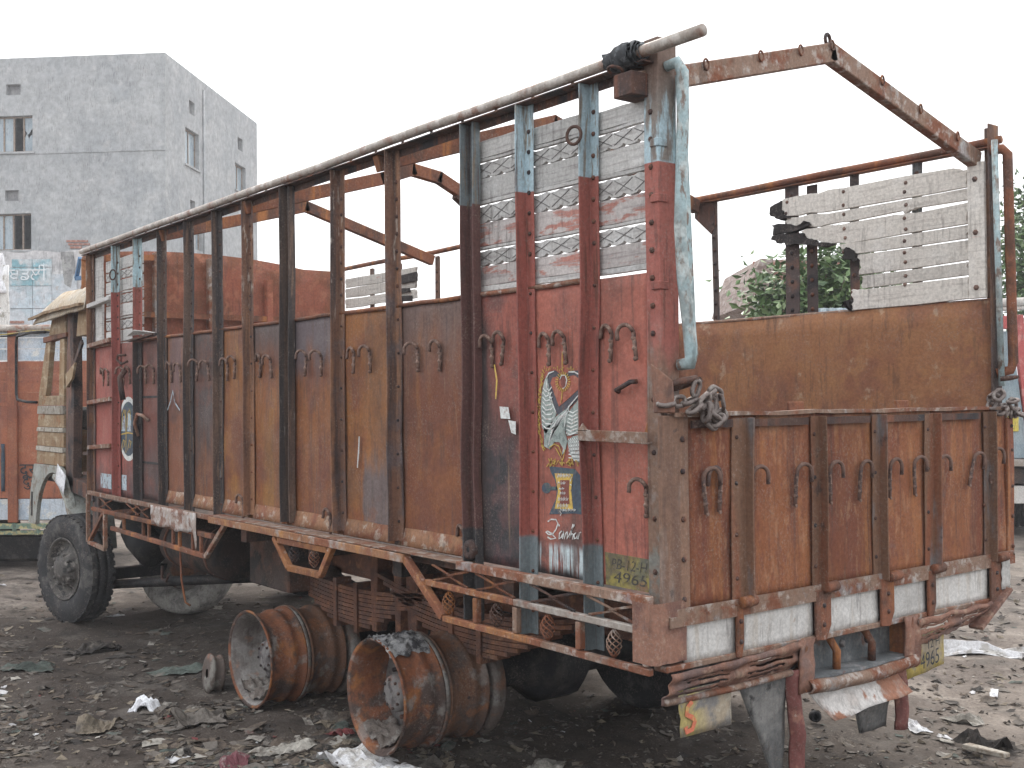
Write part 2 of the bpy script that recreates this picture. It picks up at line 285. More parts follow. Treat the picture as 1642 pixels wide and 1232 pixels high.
M['mudflap'] = weather('mudflap', (.12, .12, .118), [L_((.20, .195, .185), 5, .48, .64), L_((.035, .035, .036), 6, .58, .64)])
M['flap_red'] = weather('flap_red', (.17, .06, .052), [L_((.30, .14, .10), 12, .52, .62, a=.8), L_((.5, .44, .38), 16, .64, .7, a=.7)])
M['plate_yellow'] = weather('plate_yellow', (.52, .40, .10), [L_((.40, .33, .24), 5, .44, .58), L_((.25, .23, .2), 9, .54, .66, a=.7)])
M['plate_dusty'] = weather('plate_dusty', (.40, .33, .24), [L_((.52, .42, .14), 4, .3, .4, y=(-.98, -1.05), w=.1, a=.85), L_((.23, .22, .21), 7, .46, .6), L_((.5, .45, .36), 10, .56, .66, a=.6)])
M['plate_old'] = weather('plate_old', (.30, .25, .07), [L_((.14, .12, .075), 8, .42, .58), L_((.20, .10, .07), 6, .54, .66, a=.8), L_((.10, .11, .10), 5, .5, .62, a=.7)])
M['ink'] = weather('ink', (.045, .05, .055), [], bump=0)
M['ink_faded'] = weather('ink_faded', (.075, .07, .06), [L_((.2, .16, .06), 30, .55, .62)], bump=0)
M['p_white'] = weather('paint_white', (.62, .64, .62), [L_((.4, .3, .27), 60, .55, .64, a=.8)], bump=0)
M['p_green'] = weather('paint_grey_green', (.36, .42, .39), [L_((.22, .26, .25), 40, .5, .62), L_((.5, .54, .51), 25, .55, .66)], bump=0)
M['p_slate'] = weather('paint_slate', (.085, .085, .10), [L_((.16, .11, .10), 25, .55, .66)], bump=0)
M['p_navy'] = weather('paint_navy', (.062, .085, .115), [L_((.13, .12, .12), 25, .52, .66), L_((.10, .15, .13), 14, .54, .64, a=.7)], bump=0)
M['p_yellow'] = weather('paint_yellow', (.55, .38, .08), [L_((.42, .24, .1), 50, .5, .62)], bump=0)
M['p_red'] = weather('paint_red', (.40, .125, .085), [L_((.45, .18, .12), 25, .5, .62)], bump=0)
M['p_maroon'] = weather('paint_maroon', (.22, .075, .06), [], bump=0)
M['p_blue'] = weather('paint_pale_blue', (.42, .50, .55), [L_((.25, .2, .2), 22, .52, .62)], bump=0)
M['p_signred'] = weather('paint_sign_red', (.62, .17, .09), [L_((.55, .35, .12), 22, .54, .64)], bump=0)

# ------------------------------------------------------------------ ground
GZ = -1.15
def gh(x, y):                               # ground height, design frame
    h = .05 * mn.noise(V(x * .55, y * .55, 1.3)) + .035 * mn.noise(V(x * 1.7, y * 1.7, 4.1))
    near = max(0., 1 - max(0, math.hypot(x + 2.5, y - 1.5) - 5) / 7)
    if near > 0:
        h += near * (.022 * mn.noise(V(x * 4.3, y * 4.3, 7.7)) + .014 * mn.noise(V(x * 10, y * 10, 2.2)) + .008 * mn.noise(V(x * 23, y * 23, 3.2)))
    far = min(1, max(0, (math.hypot(x, y) - 9) / 20)); h *= (1 - .6 * far)
    h -= .05 * max(0, min(1, (-x - 5.3) / 1.5)) * (1 - far)
    return GZ + h - .015
def axis_pts(c0, c1, step, out):
    a = [c0 + i * step for i in range(int((c1 - c0) / step) + 1)]
    lo, hi, st = [], [], step; x = a[0]
    while x > -out: st = min(st * 1.22, 60); x -= st; lo.append(x)
    st = step; x = a[-1]
    while x < out: st = min(st * 1.22, 60); x += st; hi.append(x)
    return lo[::-1] + a + hi
gx, gy = axis_pts(-9.5, 1.2, .055, 900), axis_pts(-2.6, 6.2, .055, 900)
g = MB(); w = len(gy)
g.add([(x, y, gh(x, y)) for x in gx for y in gy], [(i * w + j, (i + 1) * w + j, (i + 1) * w + j + 1, i * w + j + 1) for i in range(len(gx) - 1) for j in range(w - 1)], True)
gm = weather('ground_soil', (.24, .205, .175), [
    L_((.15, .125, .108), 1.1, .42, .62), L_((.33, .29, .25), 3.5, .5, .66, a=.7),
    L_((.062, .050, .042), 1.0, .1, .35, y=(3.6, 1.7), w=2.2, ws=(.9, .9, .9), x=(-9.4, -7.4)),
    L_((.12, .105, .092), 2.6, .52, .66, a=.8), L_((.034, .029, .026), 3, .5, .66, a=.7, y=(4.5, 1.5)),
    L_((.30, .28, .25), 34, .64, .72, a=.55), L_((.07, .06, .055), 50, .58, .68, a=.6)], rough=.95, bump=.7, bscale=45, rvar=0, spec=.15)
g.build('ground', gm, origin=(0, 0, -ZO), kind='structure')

# ------------------------------------------------------------------ the burnt-out truck: root and left side
truck = empty('scrap_truck', (-3.4, 1.15, GZ), 'rusty burnt-out truck with open slatted body and bare rear rims, nearest the camera', 'truck')
PX = dict(A=-.075, B=-.402, C=-.808, D=-1.229, E=-1.89, F=-2.478, G=-3.097, H=-3.64, I=-4.115, J=-4.62, K=-5.125, L=-5.65, M=-6.145, N=-6.80)
names = list(PX)
ZP, ZT = 1.235, 2.04
def wob(seed, z, amp=.006): return amp * mn.noise(V(seed * 5.3, z * 1.7, 2.2)) * 2
post_style = dict(A='post_paint', B='post_paint', C='post_paint', D='post_paint_sooty', E='post_rust', F='post_rust', G='post_black', H='post_rust', I='post_black', J='post_black', K='post_black', L='post_door', M='post_front', N='post_rust')
rv_mat = M['rust_dark']
for i, n in enumerate(names[1:], 1):
    x = PX[n]; zb = -.25 if n in 'BCD' else (.045 if n in 'EFGH' else -.02)
    fl = {'D': .078, 'G': .085}.get(n, .055 if n in 'BCEF' else .058)
    wd = .07 if n in 'BCDEFG' else .062
    prof = [(0, -.006), (fl, -.006), (fl, -.014), (.008, -.014), (.008, -wd), (0, -wd)]
    if n in 'DG': prof = [(0, -.006), (fl, -.006), (fl, -.05), (fl - .008, -.05), (fl - .008, -.014), (.008, -.014), (.008, -wd), (0, -wd)]
    path = []
    for k in range(19):
        z = lerp(zb, ZT - .015, k / 18)
        dx, dy = wob(i, z), wob(i + 40, z, .004)
        if n == 'D' and .2 < z < .75: dx -= .012 * math.sin((z - .2) / .55 * math.pi)
        if n == 'E' and z < .55: dx += .015 * math.sin(z / .55 * math.pi)
        path.append((x + dx, dy, z))
    lab = {}
    if n in 'BC': lab = dict(label='post painted pale blue above and red below')
    if n in 'LM': lab = dict(label='front post painted pale blue above and red below')
    p = MB().sweep(prof, path, (1, 0, 0), (0, 1, 0)).build('side_post', M[post_style[n]], truck, bevel=.002, **lab)
    b = MB(); z = zb + .1
    while z < ZT - .12:
        b.rivet((x + fl * .55 + wob(i, z), -.0145 + wob(i + 40, z, .004), z), (0, -1, 0), .0105 if z > 1.25 else .008, .009); z += .088 if z > 1.25 else .17
    b.build('rivets', rv_mat, p, kind='stuff')
# the broad corner post beside the tailgate
def corner_post(y0, y1, outer, name_lab):
    path = [(0, wob(77 + y0, z, .005), z) for z in [(-.03 + 2.15 * k / 20) for k in range(21)]]
    yo, yi = (y0, y1)
    prof = [(-.075, yo), (0, yo), (0, yi), (-.008, yi), (-.008, yo + .008 * outer), (-.075, yo + .008 * outer)]
    if outer < 0: prof = prof[::-1]
    return MB().sweep(prof, path, (1, 0, 0), (0, 1, 0))
cp = corner_post(-.016, .085, 1, '').build('corner_post', M['post_corner'], truck, bevel=.003, label='broad rear corner post, pale blue over red')
b = MB()
for z in [1.0 + .105 * k for k in range(9)] + [.75, .55, .3, .1]: b.rivet((-.038, -.017, z), (0, -1, 0), .012, .009)
b.build('rivets', rv_mat, cp, kind='stuff')
for z in (1.72, 1.51, 1.18): MB().box(-.04, .006, -.024, .03, z - .016, z + .016).build('strap_plate', M['post_corner'], cp, bevel=.003)
# left side sheets, one per bay
def bay(n0, n1, z0=.0, z1=ZP, amp=.010):
    xa, xb = PX[n1] + .004, PX[n0] - .002
    seed = names.index(n0) * 3.1
    def fn(u, v):
        x, z = lerp(xa, xb, u), lerp(z0, z1, v)
        e = min(1, 6 * u * (1 - u)) * min(1, 5 * v * (1 - v))
        return V(x, .004 + amp * e * (mn.noise(V(x * 3, z * 2.2, seed)) * 1.3 + .5 * mn.noise(V(x * 8, z * 5, seed))), z)
    return MB().grid(10, 24, fn, .004)
for a, b_ in zip(names[:-1], names[1:]):
    key = a + b_
    z0 = .015 if a in 'ABC' else (.02 if a not in 'LM' else .0)
    pan = bay(a, b_, z0, ZP, .0 if key in ('AB', 'BC', 'LM') else .010).build('side_panel', P[key], truck, label=dict(AB='red side panel with painted number', BC='red side panel with bird and heart mural', CD='soot blackened side panel', DE='brown rusted side panel', EF='ochre rusted side panel with bare grey patch', FG='rusted side panel greyed at the top', GH='ochre streaked side panel next to the black post', HI='narrow ochre streaked side panel', IJ='scorched grey side panel', JK='plum coloured side panel with white spade mark', KL='dark side door panel', LM='red front panel with oval mural', MN='red foremost panel with pale blue square')[key])
    xa, xb = PX[b_] + .01, PX[a] - .004
    if a not in 'AL': MB().tube([(lerp(xa, xb, t), -.004 + wob(7, t * 3 + xa, .003), ZP + wob(9, t * 3 + xa, .004)) for t in (0, .33, .66, 1)], .012, 6).build('rolled_edge', M['rust_pale'] if a in 'BCM' else M['rust'], pan)
    if a in 'DEFGHIJ':
        MB().grid(6, 2, lambda u, v: V(lerp(xa + .06, xb, u), -.004 - .022 * (1 - v), lerp(.03, .115, v) + .004 * mn.noise(V(u * 5, xa, v))), .004).build('skirt_angle', M['skirt'], pan)

# rope hooks on the sheets
def hook_mesh(flip, out_axis):
    b = MB(); pts = []
    for z in (-.14, -.10, -.06, -.03): pts.append((0, -.012, z))
    for k in range(0, 11):
        th = math.pi * k / 10 * 1.08
        pts.append((-.032 + .032 * math.cos(th), -.012 - .030 * math.sin(th * .5), -.03 + .034 * math.sin(th)))
    pts.append((-.064, -.044, -.05))
    if out_axis == 'x':                      # stands out from the tailgate
        pts = [(.006, 0, -.135), (.007, 0, -.10), (.008, 0, -.05), (.010, 0, -.02)] + [(.010 + .016 * math.sin(k_ / 10 * math.pi / 2), flip * (.037 - .037 * math.cos(math.pi * k_ / 10)), .037 * math.sin(math.pi * k_ / 10)) for k_ in range(1, 11)] + [(.024, flip * .074, -.035)]
    b.tube(pts, .0085, 7)
    for z in (-.055, -.095, -.135):
        if out_axis == 'x': b.rivet((.014, 0, z), (1, 0, 0), .008, .004)
        else: b.rivet((0, -.016, z), (0, -1, 0), .0105, .009)
    return b.mesh('rope_hook', M['hook'])
hk = hook_mesh(1, 'y')
hook_x = [-.259, -.146, -.655, -.557, -1.06, -.962, -1.68, -1.474, -2.30, -2.14, -2.85, -2.68, -3.465, -3.33, -3.96, -3.84, -4.46, -4.30, -4.97, -4.80, -5.50, -5.32, -5.99, -5.86, -6.50, -6.36]
for x in hook_x: inst('rope_hook', hk, (x, -.006, 1.04 + R_.uniform(-.006, .006)), truck, (R_.uniform(-.06, .06), R_.uniform(-.2, .2), R_.uniform(-.6, .4)))
for u, v in ((1040, 770), (533, 818), (748, 845), (393, 795)):
    q = H(u, v, 1, -.01); inst('rope_hook', hk, q, truck, (0, 0, R_.uniform(-.6, .4)))

# wooden planks in the upper bays
rows = [(1.909, 1.844, 0), (1.832, 1.824, 2), (1.815, 1.748, 1), (1.743, 1.661, 0), (1.648, 1.638, 2), (1.628, 1.555, 1), (1.547, 1.455, 0), (1.446, 1.438, 2), (1.43, 1.37, 1), (1.36, 1.285, 0), (1.273, 1.25, 2)]
def plank(xa, xb, zt, zb, kind, mat, y=.012, seed=0):
    fn = lambda a, c, d: V(a, d, c)
    L = xb - xa; sag = lambda t: .004 * mn.noise(V(t * 3 + xa, seed, zt * 4))
    if kind == 1:
        poly = []; n = 4 if L > .3 else 3
        for k in range(13): t = k / 12; poly.append((lerp(xa, xb, t), zt + sag(t) - (.009 * abs(math.sin(t * n * math.pi)) ** 3 if k % 12 else 0)))
        m_ = 24
        for k in range(m_ + 1):
            t = 1 - k / m_; poly.append((lerp(xa, xb, t), zb + .013 - .013 * abs(math.sin(t * n * math.pi)) ** .5 + sag(t)))
    else:
        poly = [(lerp(xa, xb, k / 6), zt + sag(k / 6)) for k in range(7)] + [(lerp(xa, xb, 1 - k / 6), zb + sag(1 - k / 6) * .7) for k in range(7)]
    o = MB().prism(poly, fn, y, y + .022).build('plank', mat, truck, bevel=.0015)
    if kind == 1:
        c = MB(); n = 3
        for k in range(n):
            x0, x1 = lerp(xa, xb, k / n + .02), lerp(xa, xb, (k + 1) / n - .02)
            for (za, zc) in ((zb + .014, zt - .012), (zt - .012, zb + .014)): c.bar((x0, y - .0006, za), (x1, y - .0006, zc), .003, .003, (0, 1, 0))
        c.build('painted_grooves', M['wood_line'], o)  # dark strips on the face stand for the shade in carved grooves
    return o
M['wood_line'] = weather('groove_shade', (.17, .165, .16), [], bump=0)
for (a, b_) in (('A', 'B'), ('B', 'C'), ('C', 'D')):
    xa, xb = PX[b_] + .012, PX[a] - (.006 if a != 'A' else -.03)
    dz = dict(A=0, B=.018, C=.032)[a]
    for k, (zt, zb, kd) in enumerate([(r[0], (rows[i + 1][0] + .0015) if i + 1 < len(rows) and rows[i + 1][2] != 1 else (rows[i + 1][0] + .004 if i + 1 < len(rows) else r[1]), r[2]) for i, r in enumerate(rows)]):
        f = 1 if k > 7 else (1 - k / 8)
        mat = M['wood_grey'] if kd != 0 or zt > 1.6 else M['wood_red']
        plank(xa, xb, zt + dz * max(0, (zt - 1.25) / .66), zb + dz * max(0, (zb - 1.25) / .66), kd, mat, .010, k)
for (a, b_) in (('L', 'M'), ('M', 'N')):
    xa, xb = PX[b_] + (.03 if b_ == 'M' else .30), PX[a] - .006
    zt = 1.93
    for k, (h, kd) in enumerate(((.09, 0), (.07, 1), (.09, 0), (.012, 2), (.07, 1), (.095, 0), (.012, 2), (.075, 1), (.09, 0), (.012, 2))):
        plank(xa, xb, zt, zt - h, kd, M['wood_grey'], .010, k + 20); zt -= h + .009
# foremost bay: grey upright board and short rails
MB().grid(3, 14, lambda u, v: V(lerp(-6.82, -6.58, u) + .02 * mn.noise(V(v * 4, u, 2)), .02, lerp(1.28, 1.99, v)), .02, False).build('upright_board', M['wood_grey'], truck)
for z, mm in ((1.60, 'wood_grey'), (1.26, 'rust_pale'), (.78, 'rust_pale'), (.40, 'rust_pale')):
    MB().bar((-6.80, -.035, z - .02), (-6.22, -.035, z + .01), .05, .035).build('short_rail', M[mm], truck, bevel=.003)

# top rail: galvanised pipe over an angle bar
MB().tube([(lerp(-6.95, .27, k / 20), -.055 + .006 * mn.noise(V(k * .4, 1, 2)), 2.062 + .010 * mn.noise(V(k * .3, 5, 2))) for k in range(21)], .023, 10).build('top_rail_pipe', M['steel_pale'], truck)
MB().sweep([(-.07, 0), (.0, 0), (0, -.04), (-.006, -.04), (-.006, -.006), (-.07, -.006)], [(x, 0, 2.028) for x in (-6.9, -4.5, -2.2, -.02)], (0, 1, 0), (0, 0, 1)).build('top_rail_angle', M['rust_dark'], truck)
b = MB()
for k in range(26): b.box(-6.7 + k * .26, -6.69 + k * .26, -.05, -.04, 2.02, 2.05)
b.build('rail_clips', M['rust_dark'], truck, kind='stuff')

# small fittings on the left side
def ring(c, nrm, r, t, name='tie_ring', mat='rust_dark', parent=None):
    n = V(*nrm).normalized(); a = n.cross(V(0, 0, 1)).normalized(); b_ = n.cross(a); c = V(*c)
    return MB().tube([c + a * r * math.cos(th) + b_ * r * math.sin(th) for th in [2 * math.pi * k / 16 for k in range(16)]], t, 7, True).build(name, M[mat], parent or truck)
ring((-.40, -.088, 1.81), (.2, -1, 0), .036, .007); ring((-6.02, -.09, 1.775), (.3, -1, 0), .04, .006)
b = MB().lathe([(.012, .012), (.028, .018), (.042, .012), (.046, 0), (.046, -.012)], (-1.19, -.055, .073), (0, -1, 0), 18).build('lamp_ring', M['rust_dark'], truck)
MB().lathe([(.0001, .004), (.018, .003), (.02, 0)], (-1.19, -.062, .073), (0, -1, 0), 12).build('ring_centre', M['black'], b)
x0, x1 = -.405, -.012
cb = MB().sweep([(0, 0), (.028, 0), (.028, .006), (.006, .006), (.006, .045), (0, .045)], [(x0, -.08, .588), (x1, -.08, .583)], (0, 1, 0), (0, 0, 1)).build('cross_bar', M['rust_pale'], truck, bevel=.002)
MB().prism([(0, 0), (.06, 0), (.028, .03)], lambda a, c, d: V(x0 + a, d, .628 + c), -.08, -.074).build('gusset', M['rust_pale'], cb)
MB().prism([(-.10, .61), (-.012, .61), (-.012, .68), (-.07, .68)], lambda a, c, d: V(a, d, c), -.012, -.006).build('backing_plate', M['rust'], cb)
MB().tube([(-.235, -.012, .782), (-.225, -.035, .787), (-.14, -.04, .818), (-.132, -.012, .82)], .010, 7).build('pin_handle', M['rust_dark'], truck)
# door furniture and bars in the forward bays
MB().bar((-5.72, -.06, 1.235), (-5.17, -.06, 1.262), .05, .014).build('door_head', M['rust_dark'], truck)
MB().hexa([(-5.70, -.09, 1.27), (-5.45, -.12, 1.30), (-5.2, -.05, 1.27), (-5.5, -.03, 1.30), (-5.70, -.09, 1.276), (-5.45, -.12, 1.306), (-5.2, -.05, 1.276), (-5.5, -.03, 1.306)]).build('bent_flap', M['wood_grey'], truck)
for z in (.80, .30): MB().box(-5.60, -5.18, -.006, .002, z - .008, z + .008).build('door_seam', M['black'], truck)
MB().tube([(-5.62, -.03, .50), (-5.62, -.06, .60), (-5.56, -.06, .67), (-5.48, -.05, .66), (-5.45, -.012, .62)], .013, 8).build('door_handle', M['rust_pale'], truck)
MB().tube([(-5.86, -.05, 1.01), (-5.83, -.10, .95), (-5.80, -.10, .86), (-5.79, -.09, .78)], .022, 7).build('latch_arm', M['rust_dark'], truck)
MB().tube([(-5.84, -.05, 1.13), (-5.9, -.09, 1.13), (-5.93, -.09, 1.10), (-5.86, -.08, 1.06), (-5.80, -.05, 1.08)], .010, 7).build('latch_hook', M['rust_dark'], truck)

# side frame under the sheets
YF = -.10
def frame_bar(p, q, mat, w=.026, h=.028, name='frame_bar'):
    return MB().bar((p[0], YF, p[1]), (q[0], YF, q[1]), w, h).build(name, M[mat], truck, bevel=.003)
frame_bar((-1.22, .005), (.02, .005), 'rust_pale', .034, .038)
frame_bar((-1.48, -.105), (-.80, -.107), 'rust_orange'); frame_bar((-.80, -.107), (.02, -.108), 'steel_pale')
frame_bar((-1.34, -.255), (-.62, -.253), 'rust_orange'); frame_bar((-.62, -.253), (.02, -.255), 'rust_pale')
frame_bar((-1.665, -.015), (-1.34, -.25), 'rust_orange', .036, .038)
for x in (-1.078, -.788, -.378, -.0): frame_bar((x, -.235), (x, -.127), 'rust_orange' if x < -1 else 'rust_pale', .03, .03, 'frame_upright')
frame_bar((-4.05, -.01), (-1.66, -.012), 'sill', .05, .042, 'sill_bar')
MB().sweep([(-.10, 0), (0, 0), (0, -.004), (-.10, -.004)], [(x, -.018, .018 + .004 * mn.noise(V(x * 2, 0, 0))) for x in [-4.05 + 2.85 * k / 12 for k in range(13)]], (0, 1, 0), (0, 0, 1)).build('sill_ledge', M['rust_pale'], truck)
for p, q in (((-3.11, -.04), (-2.92, -.20)), ((-2.92, -.20), (-2.54, -.197)), ((-2.54, -.197), (-2.40, -.02)), ((-3.05, -.052), (-2.45, -.05))): frame_bar(p, q, 'rust_orange', .035, .035)
for p, q, mt in (((-6.62, .012), (-4.0, -.002), 'rust_pale'), ((-6.52, -.115), (-4.02, -.12), 'rust'), ((-6.03, -.235), (-4.14, -.262), 'rust'), ((-4.14, -.265), (-3.81, -.015), 'rust_pale'), ((-6.62, -.40), (-6.2, -.42), 'rust_pale'), ((-6.64, .0), (-6.64, -.40), 'rust_pale'), ((-6.2, -.11), (-6.2, -.41), 'rust_pale'), ((-6.60, -.39), (-6.22, -.12), 'rust')): frame_bar(p, q, mt, .03, .032)
for x in (-5.75, -5.32, -5.2, -4.72, -4.60, -4.36, -4.22): frame_bar((x, -.245), (x, -.13), 'rust', .022, .022, 'frame_upright')
MB().grid(16, 6, lambda u, v: V(lerp(-5.10, -4.25, u), -.123 + .012 * mn.noise(V(u * 7, v * 2, 3)), lerp(-.125 - .03 * mn.noise(V(u * 6, 1, 1)) - (.12 if u > .97 else 0) , .015, v)), .003).build('torn_skirt_sheet', weather('skirt_sheet', (.40, .33, .29), [L_(RUST, 9, .48, .6, a=.8), L_((.55, .52, .5), 14, .5, .62, a=.8), L_(BLUE, 7, .6, .68, a=.4)]), truck)
# zigzag rods and twisted basket ornaments
def zig(x, w_, mat='rust'):
    zt, zb = -.018, -.088; zm = (zt + zb) / 2; b = MB()
    for s_, ox in ((1, 0), (-1, .14)):
        cx = x + ox * w_ / .3
        for o2 in (0, .016): b.tube([(cx - s_ * .07 + o2, YF - .004, zt), (cx + s_ * .085 + o2, YF - .004, zm), (cx - s_ * .06 + o2, YF - .004, zb)], .0052, 6)
    return b.build('zigzag_rod', M[mat], truck)
for x, mt in ((-1.36, 'rust_orange'), (-1.01, 'rust'), (-.62, 'rust_dark'), (-.26, 'rust_pale')): zig(x, .3, mt)
for x in (-6.25, -5.62, -5.42): zig(x, .3, 'rust')
def basket(x, mat, zt=-.128, h=.105):
    b = MB()
    for k in range(6):
        pts = []
        for j in range(11):
            t = j / 10; th = 2 * math.pi * (k / 6 + t * .75); r = .004 + .026 * math.sin(math.pi * t) ** .8
            pts.append((x + r * math.cos(th), YF + r * math.sin(th), zt - h * t))
        b.tube(pts, .0028, 5)
    return b.build('twisted_basket', M[mat], truck)
for x, mt in ((-1.30, 'rust'), (-.93, 'rust_dark'), (-.58, 'rust'), (-.18, 'rust_pale')): basket(x, mt)
basket(-2.62, 'rust_pale', -.065, .10); basket(-2.86, 'rust_dark', -.065, .10)

# ------------------------------------------------------------------ painted things on the left side
def tri_ribbon(b, pts, w0, plane=lambda a, c, d: V(a, d, c), y=-.002, taper=True, th=.0012):
    pts = [Vector(p) for p in pts]; n = len(pts); l, r = [], []
    for i in range(n):
        t = (pts[min(i + 1, n - 1)] - pts[max(i - 1, 0)]); t.normalize(); nn = Vector((-t[1], t[0]))
        ww = w0 * (.35 + .65 * math.sin(math.pi * (i + .6) / (n + .2))) if taper else w0
        l.append(pts[i] + nn * ww / 2); r.append(pts[i] - nn * ww / 2)
    for i in range(n - 1):
        q = [l[i], l[i + 1], r[i + 1], r[i]]
        vs = [plane(a[0], a[1], y) for a in q] + [plane(a[0], a[1], y + th) for a in q]
        b.add(vs, [(0, 1, 2, 3), (4, 7, 6, 5), (0, 4, 5, 1), (1, 5, 6, 2), (2, 6, 7, 3), (3, 7, 4, 0)])
def Z5(x, y): q = H(850 + x / 4.107, 560 + y / 4.107, 1, .002); return (q.x, q.z)
def Z8(x, y): q = H(860 + x / 6.84, 740 + y / 6.84, 1, .002); return (q.x, q.z)
mural_panel = [o for o in truck.children if o.get('label', '').startswith('red side panel with bird')][0]
fxz = lambda a, c, d: V(a, d, c)
def blob(polys, y, name, mat, conv=Z5, parent=None):
    b = MB()
    for pl in polys: b.prism([conv(*p) for p in pl], fxz, y, y + .0012)
    return b.build(name, M[mat], parent or mural_panel)
def strokes(lists, w_, y, name, mat, conv=Z5, taper=True, parent=None):
    b = MB()
    for pl in lists: tri_ribbon(b, [conv(*p) for p in pl], w_, y=y, taper=taper)
    return b.build(name, M[mat], parent or mural_panel)
rr = random.Random(3)
circle = lambda cx, cy, rx_, ry_, n=18: [(cx + rx_ * math.cos(2 * math.pi * k / n), cy + ry_ * math.sin(2 * math.pi * k / n)) for k in range(n)]
blob([[(100, 200), (128, 150), (170, 140), (200, 165), (225, 180), (262, 145), (330, 140), (330, 250), (325, 330), (262, 385), (190, 440), (150, 360), (118, 270)]], -.0016, 'painted_heart_border', 'p_slate')
blob([[(140, 225), (152, 188), (178, 182), (212, 200), (245, 182), (296, 172), (328, 195), (326, 262), (252, 332), (196, 378), (166, 296)]], -.0030, 'painted_heart', 'p_red')
blob([[(104, 200), (118, 172), (128, 230), (150, 330), (182, 425), (150, 490), (112, 560), (86, 515), (77, 400), (85, 280)], [(328, 330), (272, 400), (236, 520), (250, 572), (300, 560), (330, 556)], [(268, 378), (182, 440), (132, 500), (98, 525), (100, 640), (138, 660), (166, 612), (200, 612), (225, 655), (214, 705), (240, 665), (252, 602), (236, 545)], [(330, 566), (288, 574), (252, 604), (268, 690), (300, 738), (336, 746)]], -.0042, 'painted_bird', 'p_green')
st = []
for k in range(9): yy = 255 + k * 30; st.append([(92 - k * .8, yy), (112, yy + 26), (138 + k * 2, yy + 14 + k * 2), (150 + k * 2, yy - 6 + k * 3)])
for k in range(8): st.append([(258 - k * 9, 400 + k * 14), (200 - k * 6, 450 + k * 16), (150 - k * 3, 520 + k * 16)])
for k in range(7): yy = 400 + k * 24; st.append([(322, yy), (290 - k * 3, yy + 20), (262 - k * 3, yy + 8)])
for k in range(6): st.append([(262 + k * 13, 590 - k * 2), (272 + k * 11, 660), (300 + k * 7, 735)])
for k in range(6): st.append([(262, 605 + k * 22), (300, 598 + k * 24), (333, 590 + k * 26)])
st += [[(118, 190), (130, 160), (165, 146)], [(112, 200), (122, 270), (150, 350), (180, 420)], [(262, 150), (300, 150), (328, 166)], [(330, 300), (262, 380), (240, 450), (236, 510)], [(205, 200), (215, 172), (240, 172), (250, 205), (240, 245), (222, 262)], [(222, 190), (236, 190), (236, 230), (226, 240)]]
strokes(st, .0062, -.0054, 'painted_feathers', 'p_white')
st = []
for k in range(60):
    yy = 150 + k * 8.8; x0 = 108 - 32 * math.sin(min(1, (yy - 130) / 320) * math.pi / 2) + rr.uniform(-5, 5)
    if yy > 520: x0 += (yy - 520) * .22
    st.append([(x0 - rr.uniform(0, 10), yy), (x0 - rr.uniform(10, 20), yy - rr.uniform(8, 22))])
for k in range(18): x0 = 105 + k * 12.5; st.append([(x0, 132 + 14 * math.sin(k)), (x0 + rr.uniform(-4, 4), 112 + 16 * abs(math.sin(k * .9)))])
for k in range(22): th = k / 22 * 2 * math.pi; st.append([(226 + 32 * math.cos(th), 215 + 44 * math.sin(th)), (226 + 50 * math.cos(th), 215 + 66 * math.sin(th))])
for k in range(24): x0 = 130 + rr.uniform(0, 190); st.append([(x0, 720 + rr.uniform(-8, 40)), (x0 + rr.uniform(-22, 22), 748 + rr.uniform(0, 30))])
st += [[(222, 15), (221, 80), (222, 160)], [(222, 270), (218, 320), (212, 355)], [(135, 650), (170, 625), (200, 640), (220, 700)], [(170, 640), (190, 670), (215, 720)], [(240, 660), (228, 720), (210, 750)]]
strokes(st, .0050, -.0066, 'painted_rays', 'p_yellow')
blob([circle(228, 215, 17, 40)], -.0058, 'painted_flame', 'p_maroon')
blob([[(130, 770), (300, 790), (340, 840), (342, 1090), (300, 1082), (130, 1088), (150, 1040), (176, 985), (180, 930), (168, 860), (140, 810)], circle(112, 915, 30, 36), [(140, 905), (185, 905), (185, 930), (140, 930)]], -.0018, 'painted_cartouche', 'p_navy')
blob([[(168, 818), (288, 822), (276, 930), (288, 1055), (168, 1050), (190, 935)]], -.0032, 'painted_scroll', 'p_yellow')
blob([[(205, 862), (266, 862), (262, 940), (266, 1020), (202, 1020), (208, 940)]], -.0044, 'painted_scroll_centre', 'p_maroon')
st = []
def scribble(x0, x1, y, h_, n):
    for k in range(n):
        a = lerp(x0, x1, k / n); b_ = lerp(x0, x1, (k + .8) / n)
        st.append([(a, y + h_ * .5), (lerp(a, b_, .35), y - h_ * rr.uniform(.3, .6)), (lerp(a, b_, .6), y + h_ * rr.uniform(.1, .5)), (b_, y - h_ * .2)])
scribble(190, 280, 832, 26, 5); scribble(190, 245, 880, 20, 3); scribble(198, 236, 918, 14, 2); scribble(205, 245, 948, 20, 3); scribble(194, 262, 985, 26, 4); scribble(188, 262, 1030, 26, 4); scribble(205, 312, 1058, 20, 6)
st += [[(208, 1055), (206, 1070), (214, 1082), (206, 1096)], [(284, 842), (272, 870)], [(270, 890), (282, 896)]]
strokes(st, .0042, -.0056, 'painted_lines', 'p_white')
st = [[(135, 660), (170, 635), (225, 638), (246, 680), (226, 745), (185, 800), (140, 800), (112, 772), (130, 765), (175, 790), (222, 842), (170, 852), (132, 830)],
      [(254, 690), (262, 712)], [(286, 765), (262, 790), (258, 850), (285, 830), (304, 765), (296, 850)], [(304, 765), (318, 850), (334, 785), (352, 772)], [(352, 772), (346, 850), (372, 800), (428, 690), (410, 688), (376, 850), (398, 790), (416, 800), (408, 855)], [(448, 780), (424, 800), (426, 850), (450, 835), (458, 780), (458, 852)], [(470, 852), (480, 785), (500, 778)]]
strokes(st, .0058, -.003, 'painted_word', 'p_white', Z8, False)
